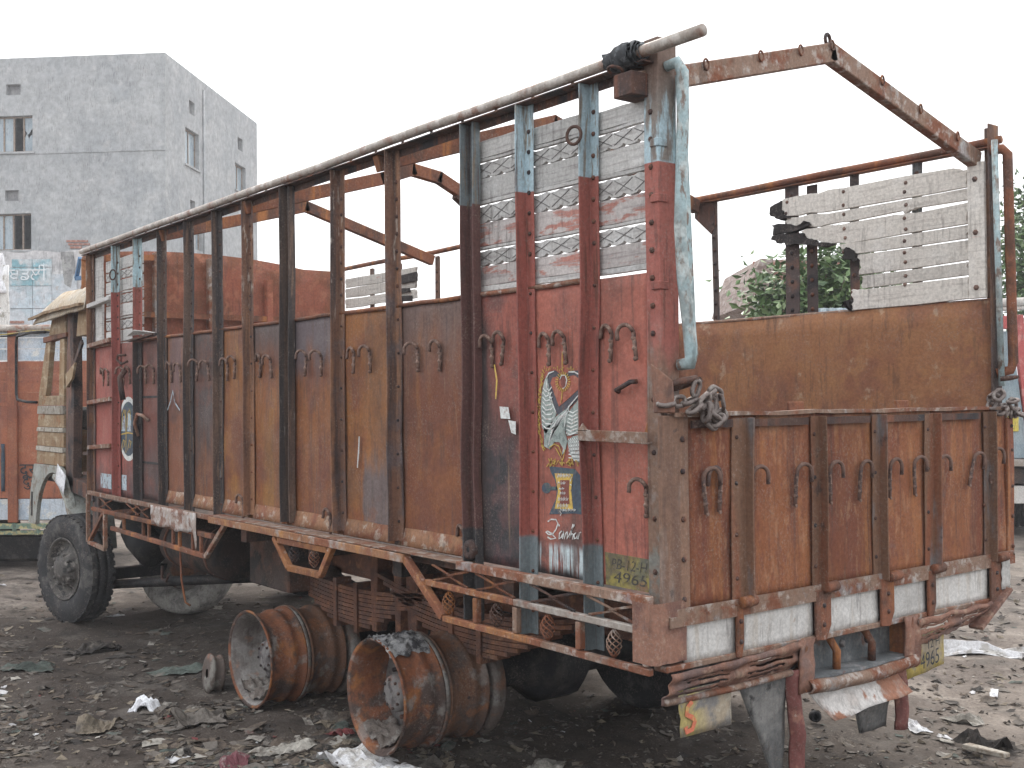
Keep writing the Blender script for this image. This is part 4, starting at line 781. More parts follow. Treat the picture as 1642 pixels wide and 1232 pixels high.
# ------------------------------------------------------------------ wheels, springs, chassis
def rim_prof(R, w_, inner=.035):             # a demountable truck rim: outer skin then inner skin, height along the axle (inwards +)
    o = [(R, 0), (R + .004, .012), (R - .004, .022), (R - .018, .03), (R - .024, .05), (R - .030, w_ * .42), (R - .028, w_ * .55), (R - .012, w_ * .60), (R - .010, w_ * .72), (R - .022, w_ * .80), (R - .014, w_ * .93), (R, w_ * .97), (R, w_)]
    i_ = [(R - .014, w_), (R - .03, w_ * .93), (R - .042, w_ * .5), (R - .036, .05), (R - .016, .012)]
    return o + i_
def bare_wheel(cx, cz, y0, mats, tilt, label, ash=False):
    root = MB()
    root.M = Matrix.Translation(V(cx, y0, cz)) @ Matrix.Rotation(tilt, 4, 'Z') @ Matrix.Translation(V(-cx, -y0, -cz))
    R = .302
    hubo = root.lathe([(.0001, .105), (.05, .10), (.07, .105), (.092, .112), (.098, .13), (.10, .20), (.13, .21), (.255, .215), (.265, .23), (.255, .245), (.12, .25), (.12, .60), (.0001, .60)], (cx, y0, cz), (0, 1, 0), 32).build('wheel', M['hub'], truck, label=label)
    def sub(name, mat, fn):
        b = MB(); b.M = root.M; fn(b); return b.build(name, mat, hubo)
    sub('rim', [M[mats[0]]], lambda b: b.lathe(rim_prof(R, .255), (cx, y0, cz), (0, 1, 0), 48, True, .010))
    sub('rim', [M[mats[1]]], lambda b: b.lathe(rim_prof(R - .004, .25), (cx, y0 + .285, cz), (0, 1, 0), 48, True, .012))
    sub('rim_dish', [M['rim_face'] if not ash else M['rim_rust']], lambda b: b.lathe([(R - .017, .010), (R - .040, .05), (R - .046, .14), (R - .052, .215), (R - .06, .222)], (cx, y0, cz), (0, 1, 0), 40, False, .010))
    sub('rim_band', [M['rim_grey']], lambda b: b.lathe([(R - .03, .250), (R + .004, .258), (R + .006, .272), (R - .01, .290), (R - .045, .28)], (cx, y0, cz), (0, 1, 0), 40, True, .012))
    sub('brake_drum', [M['rim_grey']], lambda b: b.lathe([(.20, .56), (.30, .565), (.315, .60), (.30, .64), (.20, .68), (.0001, .68)], (cx, y0, cz), (0, 1, 0), 40, False, .01))
    def nuts(b):
        for k in range(10):
            th = 2 * math.pi * k / 10; b.lathe([(.0001, -.012), (.012, -.012), (.012, .01)], (cx + .155 * math.cos(th), y0 + .20, cz + .155 * math.sin(th)), (0, 1, 0), 6)
        for k in range(8):
            th = 2 * math.pi * k / 8 + .2; b.lathe([(.0001, -.008), (.008, -.008), (.008, .01)], (cx + .075 * math.cos(th), y0 + .105, cz + .075 * math.sin(th)), (0, 1, 0), 6)
    sub('wheel_nuts', [M['rust_dark']], nuts)['kind'] = 'stuff'
    def dirt(b):
        b.grid(24, 14, lambda u, v: V(cx + .25 * math.cos(lerp(3.9, 5.5, u)) * lerp(1, .8, v), y0 + lerp(.03, .205, v), cz + .25 * math.sin(lerp(3.9, 5.5, u)) * lerp(1.0, .72, v * math.sin(math.pi * u)) + .035 * mn.noise(V(u * 6, v * 6, cx)) + .02 * mn.noise(V(u * 15, v * 15, cx))))
    sub('caked_dirt', [M['dirt']], dirt)
    if ash:
        def crust(b):
            b.grid(26, 16, lambda u, v: (lambda th, y, r: V(cx + r * math.cos(th), y, cz + r * math.sin(th)))(lerp(.95, 1.95, u) + .16 * mn.noise(V(v * 6, 1, 1)), y0 + lerp(-.004, .25, v) + .02 * mn.noise(V(u * 6, 2, 2)), R - .012 + .034 * min(1, 6 * u * (1 - u)) * (.35 + .9 * abs(mn.noise(V(u * 7, v * 7, 5))) + .5 * mn.noise(V(u * 18, v * 16, 5)))))
        sub('ash_crust', [M['ash']], crust)
    return hubo
M['dirt'] = weather('caked_dirt', (.15, .125, .108), [L_((.24, .22, .2), 14, .48, .62), L_((.07, .06, .055), 20, .54, .66)], bump=.8)
bare_wheel(-3.66, -.865, -.02, ('rim_face_outer', 'rim_grey') if 0 else ('rim_rust', 'rim_brown'), .02, 'bare rear wheel with grey dished face, the further one')
bare_wheel(-2.15, -.80, .0, ('rim_rust', 'rim_brown'), -.02, 'bare rear wheel crusted with grey ash', True)
# front wheel with its tyre, steered outwards
def tyred(cx, cy, cz, R, w_, ang, mat, label, parent, side=-1, lean=0):
    Mx = Matrix.Translation(V(cx, cy, cz)) @ Matrix.Rotation(ang, 4, 'Z') @ Matrix.Rotation(lean, 4, 'X') @ Matrix.Translation(V(-cx, -cy, -cz))
    b = MB(); b.M = Mx; ax = (0, -1 * side * -1, 0)
    ax = (0, 1, 0) if side < 0 else (0, -1, 0)    # axis runs inwards
    c = (cx, cy, cz)
    prof = [(R * .56, .03), (R * .60, .012), (R * .74, -.004), (R * .88, .004), (R * .955, .022), (R * .985, .03), (R, .055), (R, w_ * .32), (R * .985, w_ * .33), (R * .985, w_ * .37), (R, w_ * .38), (R, w_ * .62), (R * .985, w_ * .63), (R * .985, w_ * .67), (R, w_ * .68), (R, w_ - .055), (R * .985, w_ - .03), (R * .88, w_ - .004), (R * .60, w_ - .012)]
    b.lathe(prof, c, ax, 56)
    t = b.build('wheel', M[mat], parent, label=label)
    b = MB(); b.M = Mx
    for k in range(44):
        th = 2 * math.pi * k / 44; d = V(math.cos(th), 0, math.sin(th)); e = V(-math.sin(th), 0, math.cos(th)); C_ = V(*c); A_ = V(*ax)
        for h0, h1 in ((.022, .075), (w_ - .075, w_ - .022)):
            p = C_ + d * (R - .002); b.hexa([p + e * s_ * .021 + A_ * hh + d * rr_ for rr_ in (-.012, .003) for s_, hh in ((-1, h0), (1, h0), (1, h1), (-1, h1))])
    b.build('tread_blocks', M[mat], t, kind='stuff')
    b = MB(); b.M = Mx
    b.lathe([(R * .57, .02), (R * .585, .008), (R * .56, .006), (R * .53, .03), (R * .51, .06), (R * .40, .075), (R * .32, .05), (R * .30, .02), (R * .27, -.005), (R * .20, -.012), (R * .18, -.03), (R * .10, -.036), (.0001, -.036)], c, ax, 40)
    b.build('rim', M['hub_dark'], t)
    b = MB(); b.M = Mx
    for k in range(10):
        th = 2 * math.pi * k / 10; b.lathe([(.0001, -.03), (.016, -.03), (.018, -.01), (.018, .03)], (cx + R * .285 * math.cos(th), cy + ax[1] * .015, cz + R * .285 * math.sin(th)), ax, 6)
    b.build('wheel_nuts', M['hub_dark'], t, kind='stuff')
    return t
M['hub_dark'] = weather('hub_dark', (.085, .078, .072), [L_((.22, .2, .18), 12, .52, .64, a=.8), L_((.03, .03, .03), 16, .5, .62)], bump=.4)
tyred(-7.40, -.10, -.715, .478, .26, math.radians(13), 'tyre', 'front wheel with its worn black tyre, turned outwards', truck)
tyred(-7.40, 2.42, -.72, .478, .26, math.radians(10), 'tyre', 'far front wheel with its tyre', truck, 1)
for cx, cz in ((-3.66, -.86), (-2.15, -.82)): MB().lathe(rim_prof(.302, .5), (cx, 2.40, cz), (0, -1, 0), 32, True, .01).lathe([(.25, .0), (.43, -.02), (.475, .03), (.475, .22), (.44, .26), (.44, .30), (.475, .33), (.475, .52), (.43, .56), (.25, .54)], (cx, 2.40, cz + .12), (0, -1, 0), 36).build('wheel', M['tyre'], truck)
# axles, springs, chassis rails
for cx, cz in ((-3.66, -.84), (-2.15, -.80)): MB().tube([(cx, .35, cz), (cx, .9, cz), (cx, 1.05, cz), (cx, 1.3, cz), (cx, 1.45, cz), (cx, 2.2, cz)], [.085, .085, .20, .20, .085, .085], 14).build('axle', M['black'], truck)  # coloured black to stand for the darkness under the chassis
MB().bar((-7.40, .15, -.80), (-7.40, 2.2, -.80), .10, .10).build('front_axle', M['black'], truck)
MB().tube([H(168, 938, 1, .25), H(300, 931, 1, .5), H(445, 925, 1, .9)], .04, 8).build('drag_link', M['black'], truck)
def spring(cx, cz, y, n=9):
    sp_ = None
    for k in range(n):
        L = .95 - k * .085
        path = []
        for j in range(13):
            t = j / 12 * 2 - 1; path.append((cx + t * L, y, cz - k * .026 + .10 * (t * L) ** 2))
        b = MB(); pts = [Vector(p) for p in path]
        for p, q in zip(pts[:-1], pts[1:]): b.bar(p, q, .085, .022)
        b.build('spring_leaf', M['spring'], truck)
    for dx in (-.14, .12): MB().box(cx + dx - .02, cx + dx + .02, y - .055, y + .055, cz - n * .026 - .02, cz + .05).build('spring_clamp', M['spring'], truck)
for y in (.50, 1.85):
    spring(-3.25 if y < 1 else -3.66, -.42, y); spring(-1.95 if y < 1 else -2.15, -.38, y)
for x, w_ in ((-2.93, .05), (-2.66, .05), (-2.50, .08)): MB().hexa([(x - w_ / 2, .46, -.64), (x + w_ / 2, .46, -.64), (x + w_ / 2, .54, -.64), (x - w_ / 2, .54, -.64), (x - w_, .46, -.10), (x + w_, .46, -.10), (x + w_, .58, -.10), (x - w_, .58, -.10)]).build('spring_hanger', M['spring'], truck, bevel=.005)
for y in (.62, 1.72): MB().sweep([(0, -.38), (.075, -.38), (.075, -.365), (.012, -.365), (.012, -.155), (.075, -.155), (.075, -.14), (0, -.14)][::-1], [(x, y, 0) for x in (-8.8, -6, -3, -.1)], (0, 1, 0), (0, 0, 1)).build('chassis_rail', M['spring'] if y < 1 else M['under'], truck)
for x in (-.4, -1.4, -2.9, -4.2, -5.6): MB().box(x - .05, x + .05, .70, 1.72, -.33, -.18).build('chassis_tie', M['under'], truck)
MB().lathe([(.0001, -.55), (.17, -.55), (.20, -.53), (.20, .53), (.17, .55), (.0001, .55)], (-5.35, .42, -.36), (1, 0, 0), 28).build('fuel_tank', M['under'], truck)
for x in (-5.75, -4.95): MB().lathe([(.203, -.02), (.208, -.02), (.208, .02), (.203, .02)], (x, .42, -.36), (1, 0, 0), 28).build('tank_strap', M['rust_dark'], truck)
MB().box(-4.35, -3.75, .30, .62, -.50, -.16).build('battery_box', M['under'], truck, bevel=.01)
MB().tube([(-4.5, .5, -.36), (-3.6, .55, -.40)], .07, 10).build('air_tank', M['under'], truck)
b = MB(); b.box(-7.6, -6.55, .62, 1.6, -.55, .1)
b.build('engine_block', M['black'], truck, bevel=.03)
MB().tube([(-7.0, .42, -.35), (-6.75, .38, -.42), (-6.5, .40, -.52)], .14, 12).build('gearbox', M['black'], truck)
MB().tube([(-6.55, 1.15, -.42), (-5.2, 1.15, -.52), (-3.8, 1.15, -.74)], .055, 10).build('drive_shaft', M['under'], truck)
MB().tube([(-6.35, .42, -.62), (-6.3, .40, -.72), (-6.2, .4, -.73), (-6.17, .41, -.66)], .012, 6).build('pipe_loop', M['rust_dark'], truck)
MB().tube([(-4.78, -.03, -.26), (-4.78, -.02, -.50), (-4.76, .0, -.66), (-4.72, .02, -.68)], .008, 6).build('hanging_rod', M['rust'], truck)

# ------------------------------------------------------------------ cab
M['cab_wood'] = weather('cab_wood', (.31, .215, .125), [L_((.25, .15, .075), (10, 10, 3), .46, .62), L_((.46, .38, .26), (6, 6, 14), .5, .64, a=.7), L_((.3, .14, .06), 5, .58, .68)])
M['cab_grey'] = weather('cab_grey', (.36, .33, .28), [L_((.22, .18, .14), 14, .5, .62), L_((.48, .46, .42), 20, .54, .66)])
M['cab_dark'] = weather('cab_dark', (.10, .062, .05), [L_(SOOT, 5, .46, .62), L_((.2, .1, .07), VST, .52, .64)])
M['roof_skin'] = weather('roof_skin', (.52, .44, .33), [L_((.40, .28, .17), 5, .5, .64, a=.7), L_((.60, .56, .5), 6, .5, .64, a=.6)])
M['fender'] = weather('fender', (.33, .34, .31), [L_((.22, .17, .13), 7, .5, .62, a=.8), L_((.45, .47, .45), 5, .5, .66, a=.7), L_((.25, .15, .1), 16, .6, .68)])
YC = .05
dl, dr = -8.80, -7.86
z = .17
for k, (h, mt) in enumerate(((.125, 'cab_wood'), (.05, 'cab_grey'), (.14, 'cab_wood'), (.045, 'cab_grey'), (.125, 'cab_wood'), (.085, 'cab_grey'))):
    a0 = lerp(-8.79, -8.70, (z - .17) / .57); pro = .012 if mt == 'cab_grey' else 0
    MB().hexa([(a0, YC - pro, z), (dr, YC - pro, z), (dr, YC + .03, z), (a0, YC + .03, z), (a0 + .02, YC - pro, z + h - .004), (dr, YC - pro, z + h - .004), (dr, YC + .03, z + h - .004), (a0 + .02, YC + .03, z + h - .004)]).build('door_board', M[mt], truck, bevel=.003); z += h
def cab_prism(poly, name, mat, y0=YC, y1=YC + .05, **k): return MB().prism(poly, fxz, y0, y1).build(name, M[mat], truck, bevel=.004, **k)
cab_prism([(-8.72, .74), (-7.85, .74), (-7.85, .83), (-8.69, .83)], 'window_sill', 'cab_wood')
cab_prism([(-8.70, .83), (-8.46, .83), (-8.40, .95), (-8.28, 1.36), (-8.42, 1.38)], 'door_pillar', 'cab_wood')
cab_prism([(-8.01, .83), (-7.85, .83), (-7.83, 1.36), (-7.97, 1.36)], 'door_pillar', 'cab_wood')
cab_prism([(-8.46, 1.345), (-7.72, 1.37), (-7.70, 1.41), (-8.46, 1.40)], 'window_head', 'rust', YC - .02, YC + .05)
cab_prism([(-8.33, 1.41), (-7.78, 1.41), (-7.80, 1.585), (-8.24, 1.55)], 'header_board', 'cab_wood')
cab_prism([(-7.46, 1.36), (-7.0, 1.36), (-7.0, 1.60), (-7.40, 1.58)], 'header_board', 'cab_wood')
cab_prism([(-7.80, .0), (-7.58, .0), (-7.54, .8), (-7.56, 1.60), (-7.72, 1.60), (-7.78, .8)], 'cab_pillar', 'cab_dark', YC, YC + .08)
cab_prism([(-7.08, -.35), (-6.92, -.35), (-6.92, 1.62), (-7.04, 1.62)], 'cab_pillar', 'cab_dark', YC + .02, YC + .08)
cab_prism([(-7.78, -.04), (-7.0, -.10), (-7.0, .02), (-7.78, .10)], 'door_sill', 'rust_dark', YC + .0, YC + .2)
MB().bar((-7.62, .02, .92), (-7.18, .02, 1.30), .02, .05).build('broken_strut', M['cab_dark'], truck); MB().hexa([(-7.60, .0, .90), (-7.42, .0, .98), (-7.42, .02, .98), (-7.60, .02, .90), (-7.62, .0, 1.02), (-7.34, .0, 1.12), (-7.34, .02, 1.12), (-7.62, .02, 1.02)]).build('broken_board', M['cab_wood'], truck)
# cab body beyond the near side
MB().box(-8.60, -6.96, .10, 2.2, .0, .04).build('cab_floor', M['black'], truck)
MB().box(-6.95, -6.90, .1, 2.25, .0, .62).build('cab_back', M['cab_dark'], truck)
cab_prism([(-8.75, .05), (-7.0, .05), (-7.0, .70), (-8.68, .74)], 'far_door', 'cab_dark', 2.18, 2.22)
for x in (-8.5, -7.7): cab_prism([(x - .07, .7), (x + .07, .7), (x + .12, 1.6), (x + .0, 1.6)], 'far_pillar', 'cab_dark', 2.17, 2.22)
MB().grid(2, 8, lambda u, v: V(lerp(-8.78, -8.72, u), lerp(.12, 2.15, v), lerp(.0, .72, u)), .03).build('cab_front', M['cab_wood'], truck)
MB().box(-7.5, -7.1, .5, 1.0, .04, .42).build('driver_seat', M['black'], truck, bevel=.04)
MB().box(-8.3, -7.9, .3, 2.0, .5, .72).build('dashboard', M['black'], truck, bevel=.03)
sw = V(-7.75, 1.55, .82); MB().lathe([(.20 + .014 * math.cos(2 * math.pi * k / 6), .014 * math.sin(2 * math.pi * k / 6)) for k in range(6)], sw, (-.55, 0, .8), 28, True).build('steering_wheel', M['black'], truck)
for z, c_ in ((.12, 'rust_dark'), (.30, 'cab_dark')): MB().bar((-7.52, .14, z), (-7.05, .14, z + .02), .04, .03).build('cab_rail', M[c_], truck)
def roof(u, v):
    v2 = .5 - .5 * math.cos(math.pi * v); y = lerp(-.03, 2.33, v2); e = min(1, min(v2, 1 - v2) / .05) ** .45
    x = lerp(-8.58, -6.96, u); fr = math.sin(min(1, u / .38) * math.pi / 2)
    return V(x + .02 * mn.noise(V(u * 4, v * 3, 1)), y, 1.59 + .21 * e * fr ** .7 + .015 * mn.noise(V(u * 5, v * 4, 3)) - .05 * (1 - u) * (1 - e))
MB().grid(18, 20, roof, -.02).build('cab_roof', M['roof_skin'], truck)
MB().sweep([(0, 0), (.05, .012), (.05, .03), (0, .025)], [(x, -.07 + .01 * mn.noise(V(x * 5, 1, 1)), 1.565 + .035 * min(1, (x + 8.6) / .6) + .012 * mn.noise(V(x * 6, 4, 1))) for x in [-8.62 + 1.64 * k / 14 for k in range(15)]], (0, 1, 0), (0, 0, 1)).build('roof_gutter', M['cab_wood'], truck)
# ornament frame standing on the cab roof
for p, q, mt in (((-7.40, 1.74), (-7.40, 2.06), 'rust_orange'), ((-7.40, 2.06), (-6.98, 2.08), 'rust_orange'), ((-7.62, 1.90), (-7.50, 2.08), 'ornament_blue'), ((-7.62, 1.90), (-7.40, 1.89), 'ornament_blue')): MB().bar((p[0], .10, p[1]), (q[0], .10, q[1]), .03, .035).build('roof_frame', M.setdefault('ornament_blue', weather('ornament_blue', (.08, .17, .30))) if mt == 'ornament_blue' else M[mt], truck)
MB().prism([(-7.30, 1.76), (-7.16, 1.78), (-7.02, 1.95), (-7.04, 2.05), (-7.16, 2.05), (-7.28, 1.92)], fxz, .11, .13).build('roof_board', M['white_strip'], truck)
MB().prism([(-7.62, 1.74), (-7.40, 1.74), (-7.40, 1.86), (-7.54, 1.84)], fxz, .12, .14).build('roof_board', M['cab_dark'], truck)
# fender with its arch and curved mud guard
arch_c = V(-8.14, 0, -.50); ar = .60
outer = [(-9.02, -.44), (-8.93, -.1), (-8.80, .16), (-8.40, .165), (-7.92, .165), (-7.72, .05), (-7.56, -.15)]
inner = [(arch_c.x + ar * math.cos(th) * 1.02, arch_c.z + ar * math.sin(th)) for th in [math.radians(8 + 164 * k / 18) for k in range(19)]]
MB().prism(outer + [(-7.50, -.42)] + inner + [(-8.76, -.44)], fxz, YC - .02, YC + .02).build('front_fender', M['fender'], truck, bevel=.004)
MB().lathe([(ar - .03, 0), (ar + .02, -.02), (ar + .02, .03), (ar, .36), (ar - .02, .36), (ar - .02, .03)], (arch_c.x, YC - .03, arch_c.z), (0, 1, 0), 30, True, 0, math.radians(90), math.radians(-90 + 102)).build('wheel_arch_lip', M['fender'], truck) if 0 else None
gp = [(-8.0, .10), (-7.80, .03), (-7.62, -.10), (-7.48, -.28), (-7.42, -.46), (-7.40, -.56)]
MB().sweep([(-.06, 0), (.34, 0), (.34, -.02), (-.04, -.02), (-.04, -.05), (-.06, -.05)], [(x, YC, z) for x, z in gp], (0, 1, 0), (.55, 0, .83)).build('mud_guard', M['fender'], truck, bevel=.004)
MB().prism([(-8.90, -.36), (-8.86, -.36), (-8.84, -.12), (-8.88, -.12)], fxz, YC - .026, YC - .021).build('painted_slot', M['black'], truck)  # thin black plate on the fender stands for the shade in a slot
MB().tube([(-8.68, .03, .77), (-8.80, -.04, .775), (-9.10, -.05, .80), (-9.14, -.05, .86), (-9.14, -.05, 1.38), (-9.10, -.05, 1.44), (-8.7, -.02, 1.46), (-8.42, .04, 1.45)], .014, 8).build('mirror_arm', M['black'], truck)

# ------------------------------------------------------------------ chains and rags on the truck
def chain(base, label, pts, group):
    root = empty('chain', base, label, 'chain', group)
    rnd = random.Random(int(base[1] * 10))
    b = MB(); r, L = .0088, .031; pp = []
    for k in range(18):
        th = 2 * math.pi * k / 18; c_, s_ = math.cos(th), math.sin(th); pp.append((.018 * c_, 0, .018 * s_ + (L - .018) * (1 if s_ > 0 else -1)))
    b.tube(pp, r, 7, True); me = b.mesh('link', M['chain'])
    for i, (p, d) in enumerate(pts):
        o = inst('link', me, p, root)
        q = Vector(d).normalized().to_track_quat('Z', 'Y').to_euler(); o.rotation_euler = q
        o.rotation_euler.rotate_axis('Z', (i % 2) * 1.45 + rnd.uniform(-.4, .4)); s_ = rnd.uniform(.95, 1.15); o.scale = (s_,) * 3
    return root
cy = lambda y, z, x=.075: (x, y, z)
chain((.06, .06, .70), 'rusty chain knotted round the near end of the tailgate', [
    (cy(-.03, .735, .04), (0, 1, .15)), (cy(.03, .742, .05), (0, 1, .1)), (cy(.075, .742, .06), (0, 1, .35)), (cy(.095, .79), (0, .45, 1)), (cy(.07, .715, .09), (0, 1, .62)), (cy(.115, .742, .10), (0, 1, .75)), (cy(.125, .70, .10), (0, .2, 1)), (cy(.155, .66, .095), (0, 1, -.6)), (cy(.17, .69, .09), (0, 1, -.5)), (cy(.185, .735), (0, .1, 1)), (cy(.16, .765), (0, 1, .6)), (cy(.20, .772), (0, 1, -.35)), (cy(.225, .735), (0, -.2, 1)), (cy(.22, .685, .08), (0, 1, .3)), (cy(.19, .668, .09), (0, 1, .7)), (cy(.15, .72, .07), (0, 1, .1))], 'chains at the tailgate ends')
chain((.06, 2.29, .70), 'rusty chain bunched at the far end of the tailgate', [
    (cy(2.20 + .018 * k + R_.uniform(-.012, .012), .715 + .05 * math.sin(k * .9) * (1 - k / 16) + R_.uniform(-.008, .02) - .0035 * k, .06 + .03 * math.sin(k * 1.7)), (R_.uniform(-.4, .4), 1, R_.uniform(-.9, .9))) for k in range(14)], 'chains at the tailgate ends')
def crumple(nu, nv, fn, amp, seed, sc=6):
    return lambda u, v: Vector(fn(u, v)) + V(mn.noise(V(u * sc, v * sc, seed)), mn.noise(V(u * sc, v * sc, seed + 9)), mn.noise(V(u * sc, v * sc, seed + 20))) * amp
b = MB()
for k in range(5): b.grid(14, 10, crumple(14, 10, lambda u, v: V(-.03 - .14 * u - .012 * k, -.055 + (.030 + .005 * k) * math.cos(v * 6.28), 2.062 + (.030 + .004 * k) * math.sin(v * 6.28)), .022, k * 3.3, 5), .003)
rg = b.build('rag', M['rag_black']); rg['label'] = 'burnt black rag knotted round the top rail end'; rg['category'] = 'rag'
b = MB(); b.grid(6, 6, crumple(6, 6, lambda u, v: V(lerp(-7.86, -7.60, u), -.025 + .02 * v, lerp(.0, .17, v) - .1 * u + .03), .04, 3), .002)
pb = b.build('plastic_scrap', weather('plastic_white', (.72, .73, .75), [L_((.5, .5, .52), 12, .5, .64)], rough=.4, bump=.1)); pb['label'] = 'white plastic scrap caught on the front mud guard'; pb['category'] = 'plastic scrap'
M['plastic_white'] = bpy.data.materials['plastic_white']

# ------------------------------------------------------------------ things behind the truck
E1 = V(RC[0][0], RC[0][1], 0).normalized(); E2 = V(RC[2][0], RC[2][1], 0).normalized(); UP = V(0, 0, 1)
def hitp(u, v, p0, n):
    d = ray(u, v); return CAM + d * ((Vector(p0) - CAM).dot(n) / d.dot(n))
def holed_wall(b, fr, a0, a1, z0, z1, holes, th):        # fr(a, depth, z) -> point; real openings with reveals
    as_ = sorted({a0, a1, *[h[0] for h in holes], *[h[1] for h in holes]}); zs = sorted({z0, z1, *[h[2] for h in holes], *[h[3] for h in holes]})
    for i in range(len(as_) - 1):
        for j in range(len(zs) - 1):
            ca, cz = (as_[i] + as_[i + 1]) / 2, (zs[j] + zs[j + 1]) / 2
            if any(h[0] < ca < h[1] and h[2] < cz < h[3] for h in holes): continue
            for d in (0, th): b.add([fr(as_[i], d, zs[j]), fr(as_[i + 1], d, zs[j]), fr(as_[i + 1], d, zs[j + 1]), fr(as_[i], d, zs[j + 1])], [(0, 1, 2, 3)])
    for h in holes:
        for (p, q) in (((h[0], h[2]), (h[1], h[2])), ((h[1], h[2]), (h[1], h[3])), ((h[1], h[3]), (h[0], h[3])), ((h[0], h[3]), (h[0], h[2]))):
            b.add([fr(p[0], 0, p[1]), fr(q[0], 0, q[1]), fr(q[0], th, q[1]), fr(p[0], th, p[1])], [(0, 1, 2, 3)])
dR = (E2 + E1 * .0905).normalized(); dL = (-E1 + E2 * .0905).normalized()
C0 = at(267, 616, 37.0); C0.z = GZ - .3
ZTOP = at(267, 82, 37.0).z
bld = empty('apartment_building', (C0 + dL * 5 + dR * 4).to_tuple()[:2] + (GZ,), 'bare grey cement-plastered block with small windows, behind the truck on the left', 'building')
def onL(u, v): p = hitp(u, v, C0, dR); return ((p - C0).dot(dL), p.z)
def onR(u, v): p = hitp(u, v, C0, dL); return ((p - C0).dot(dR), p.z)
def rectL(u0, v0, u1, v1): a = onL(u1, v0); c = onL(u0, v1); return (a[0], c[0], c[1], a[1])
def rectR(u0, v0, u1, v1): a = onR(u0, v0); c = onR(u1, v1); a2 = onR(u0, v1); return (a[0], c[0], a2[1], a[1])
holesL = [rectL(-14, 185, 52, 245), rectL(-14, 342, 50, 402), rectL(10, 135, 33, 153), rectL(8, 305, 30, 323)]
holesR = [rectR(297, 203, 319, 262), rectR(377, 260, 394, 303), rectR(303, 160, 312, 181), rectR(381, 219, 389, 239), rectR(305, 320, 313, 340), rectR(313, 352, 325, 400)]
cem = weather('cement_plaster', (.39, .40, .405), [L_((.335, .35, .36), .45, .42, .62), L_((.44, .45, .45), .9, .5, .66), L_((.31, .32, .325), (1.5, 1.5, .14), .54, .72, a=.7), L_((.47, .47, .465), 2.4, .56, .68, a=.7), L_((.34, .2, .16), 5, .74, .77, a=.7)], rough=.95, bscale=5, bump=.3, rvar=0)
bR = max(onR(412, 210)[0], 9.5)
frL = lambda a, d, z: C0 + dL * a + dR * d + UP * (z - C0.z)
frR = lambda a, d, z: C0 + dR * a + dL * d + UP * (z - C0.z)
b = MB(); holed_wall(b, frL, 0, 14, C0.z, ZTOP, holesL, .25); b.build('front_wall', cem, bld)
b = MB(); holed_wall(b, frR, .0, bR, C0.z, ZTOP, holesR, .25); b.build('side_wall', cem, bld)
b = MB(); q = [frL(0, .25, ZTOP - .02), frL(14, .25, ZTOP - .02), frL(14, bR, ZTOP - .02), frL(0, bR, ZTOP - .02)]
b.add(q, [(0, 1, 2, 3)]); b.add([frL(14, 0, C0.z), frL(14, bR, C0.z), frL(14, bR, ZTOP), frL(14, 0, ZTOP), frL(0, bR, C0.z), frL(0, bR, ZTOP)], [(0, 1, 2, 3), (1, 4, 5, 2)])
b.build('roof', cem, bld)
for k in range(1, 4): b = MB(); zz = lerp(C0.z, ZTOP, k / 4); b.add([frL(.3, .3, zz), frL(13.8, .3, zz), frL(13.8, bR - .2, zz), frL(.3, bR - .2, zz)], [(0, 1, 2, 3)]); b.build('floor_slab', cem, bld)
cem_dark2 = weather('vent_shade_plate', (.22, .22, .225), [L_((.3, .3, .3), 3, .45, .6)], rough=.95)  # darker plaster, the shade inside the vent recess put into its colour
M['win_wood'] = weather('window_wood', (.30, .24, .19), [L_((.2, .15, .12), 9, .5, .62)])
M['win_glass'] = weather('window_glass', (.30, .37, .42), [L_((.38, .44, .47), 3, .45, .65)], rough=.15, spec=.6, bump=0)
M['win_dark'] = weather('window_interior', (.03, .034, .05), [], bump=0)
def window(fr, h, panes, dep=.14):
    b = MB(); a0, a1, z0, z1 = h; t = .05
    def bx(p0, p1, q0, q1, d0, d1): b.hexa([fr(p0, d0, q0), fr(p1, d0, q0), fr(p1, d1, q0), fr(p0, d1, q0), fr(p0, d0, q1), fr(p1, d0, q1), fr(p1, d1, q1), fr(p0, d1, q1)])
    bx(a0, a1, z0, z0 + t, dep, dep + .07); bx(a0, a1, z1 - t, z1, dep, dep + .07)
    n = len(panes)
    for k in range(n + 1): c = lerp(a0 + t / 2, a1 - t / 2, k / n); bx(c - t / 2, c + t / 2, z0 + t, z1 - t, dep, dep + .07)
    w_ = b.build('window', M['win_wood'], bld)
    for k, pn in enumerate(panes):
        c0, c1 = lerp(a0 + t / 2, a1 - t / 2, k / n) + t / 2, lerp(a0 + t / 2, a1 - t / 2, (k + 1) / n) - t / 2
        b2 = MB(); d = dep + .03
        if pn == 'glass': poly = [(c0, z0 + t), (c1, z0 + t), (c1, z1 - t), (c0, z1 - t)]
        elif pn == 'broken': zm = lerp(z0, z1, .45); poly = [(c0, z0 + t), (c1, z0 + t), (c1, zm - .05), (lerp(c0, c1, .75), zm + .12), (lerp(c0, c1, .55), zm - .08), (lerp(c0, c1, .3), zm + .05), (c0, zm)]
        else: continue
        b2.prism(poly, lambda a, z, dd: fr(a, dd, z), d, d + .012); b2.build('pane', M['win_glass'], w_)
        if pn == 'broken': b2 = MB(); b2.prism([(c0, z1 - t), (c1, z1 - t), (c1, lerp(z0, z1, .62)), (lerp(c0, c1, .6), lerp(z0, z1, .5)), (c0, lerp(z0, z1, .72))], lambda a, z, dd: fr(a, dd, z), d, d + .012); b2.build('pane', M['win_glass'], w_)
window(frL, holesL[0], ['broken', 'open', 'glass', 'glass']); window(frL, holesL[1], ['open', 'open', 'glass', 'glass'])
for h in holesR[:2] + holesR[5:]: window(frR, h, ['glass', 'glass'])
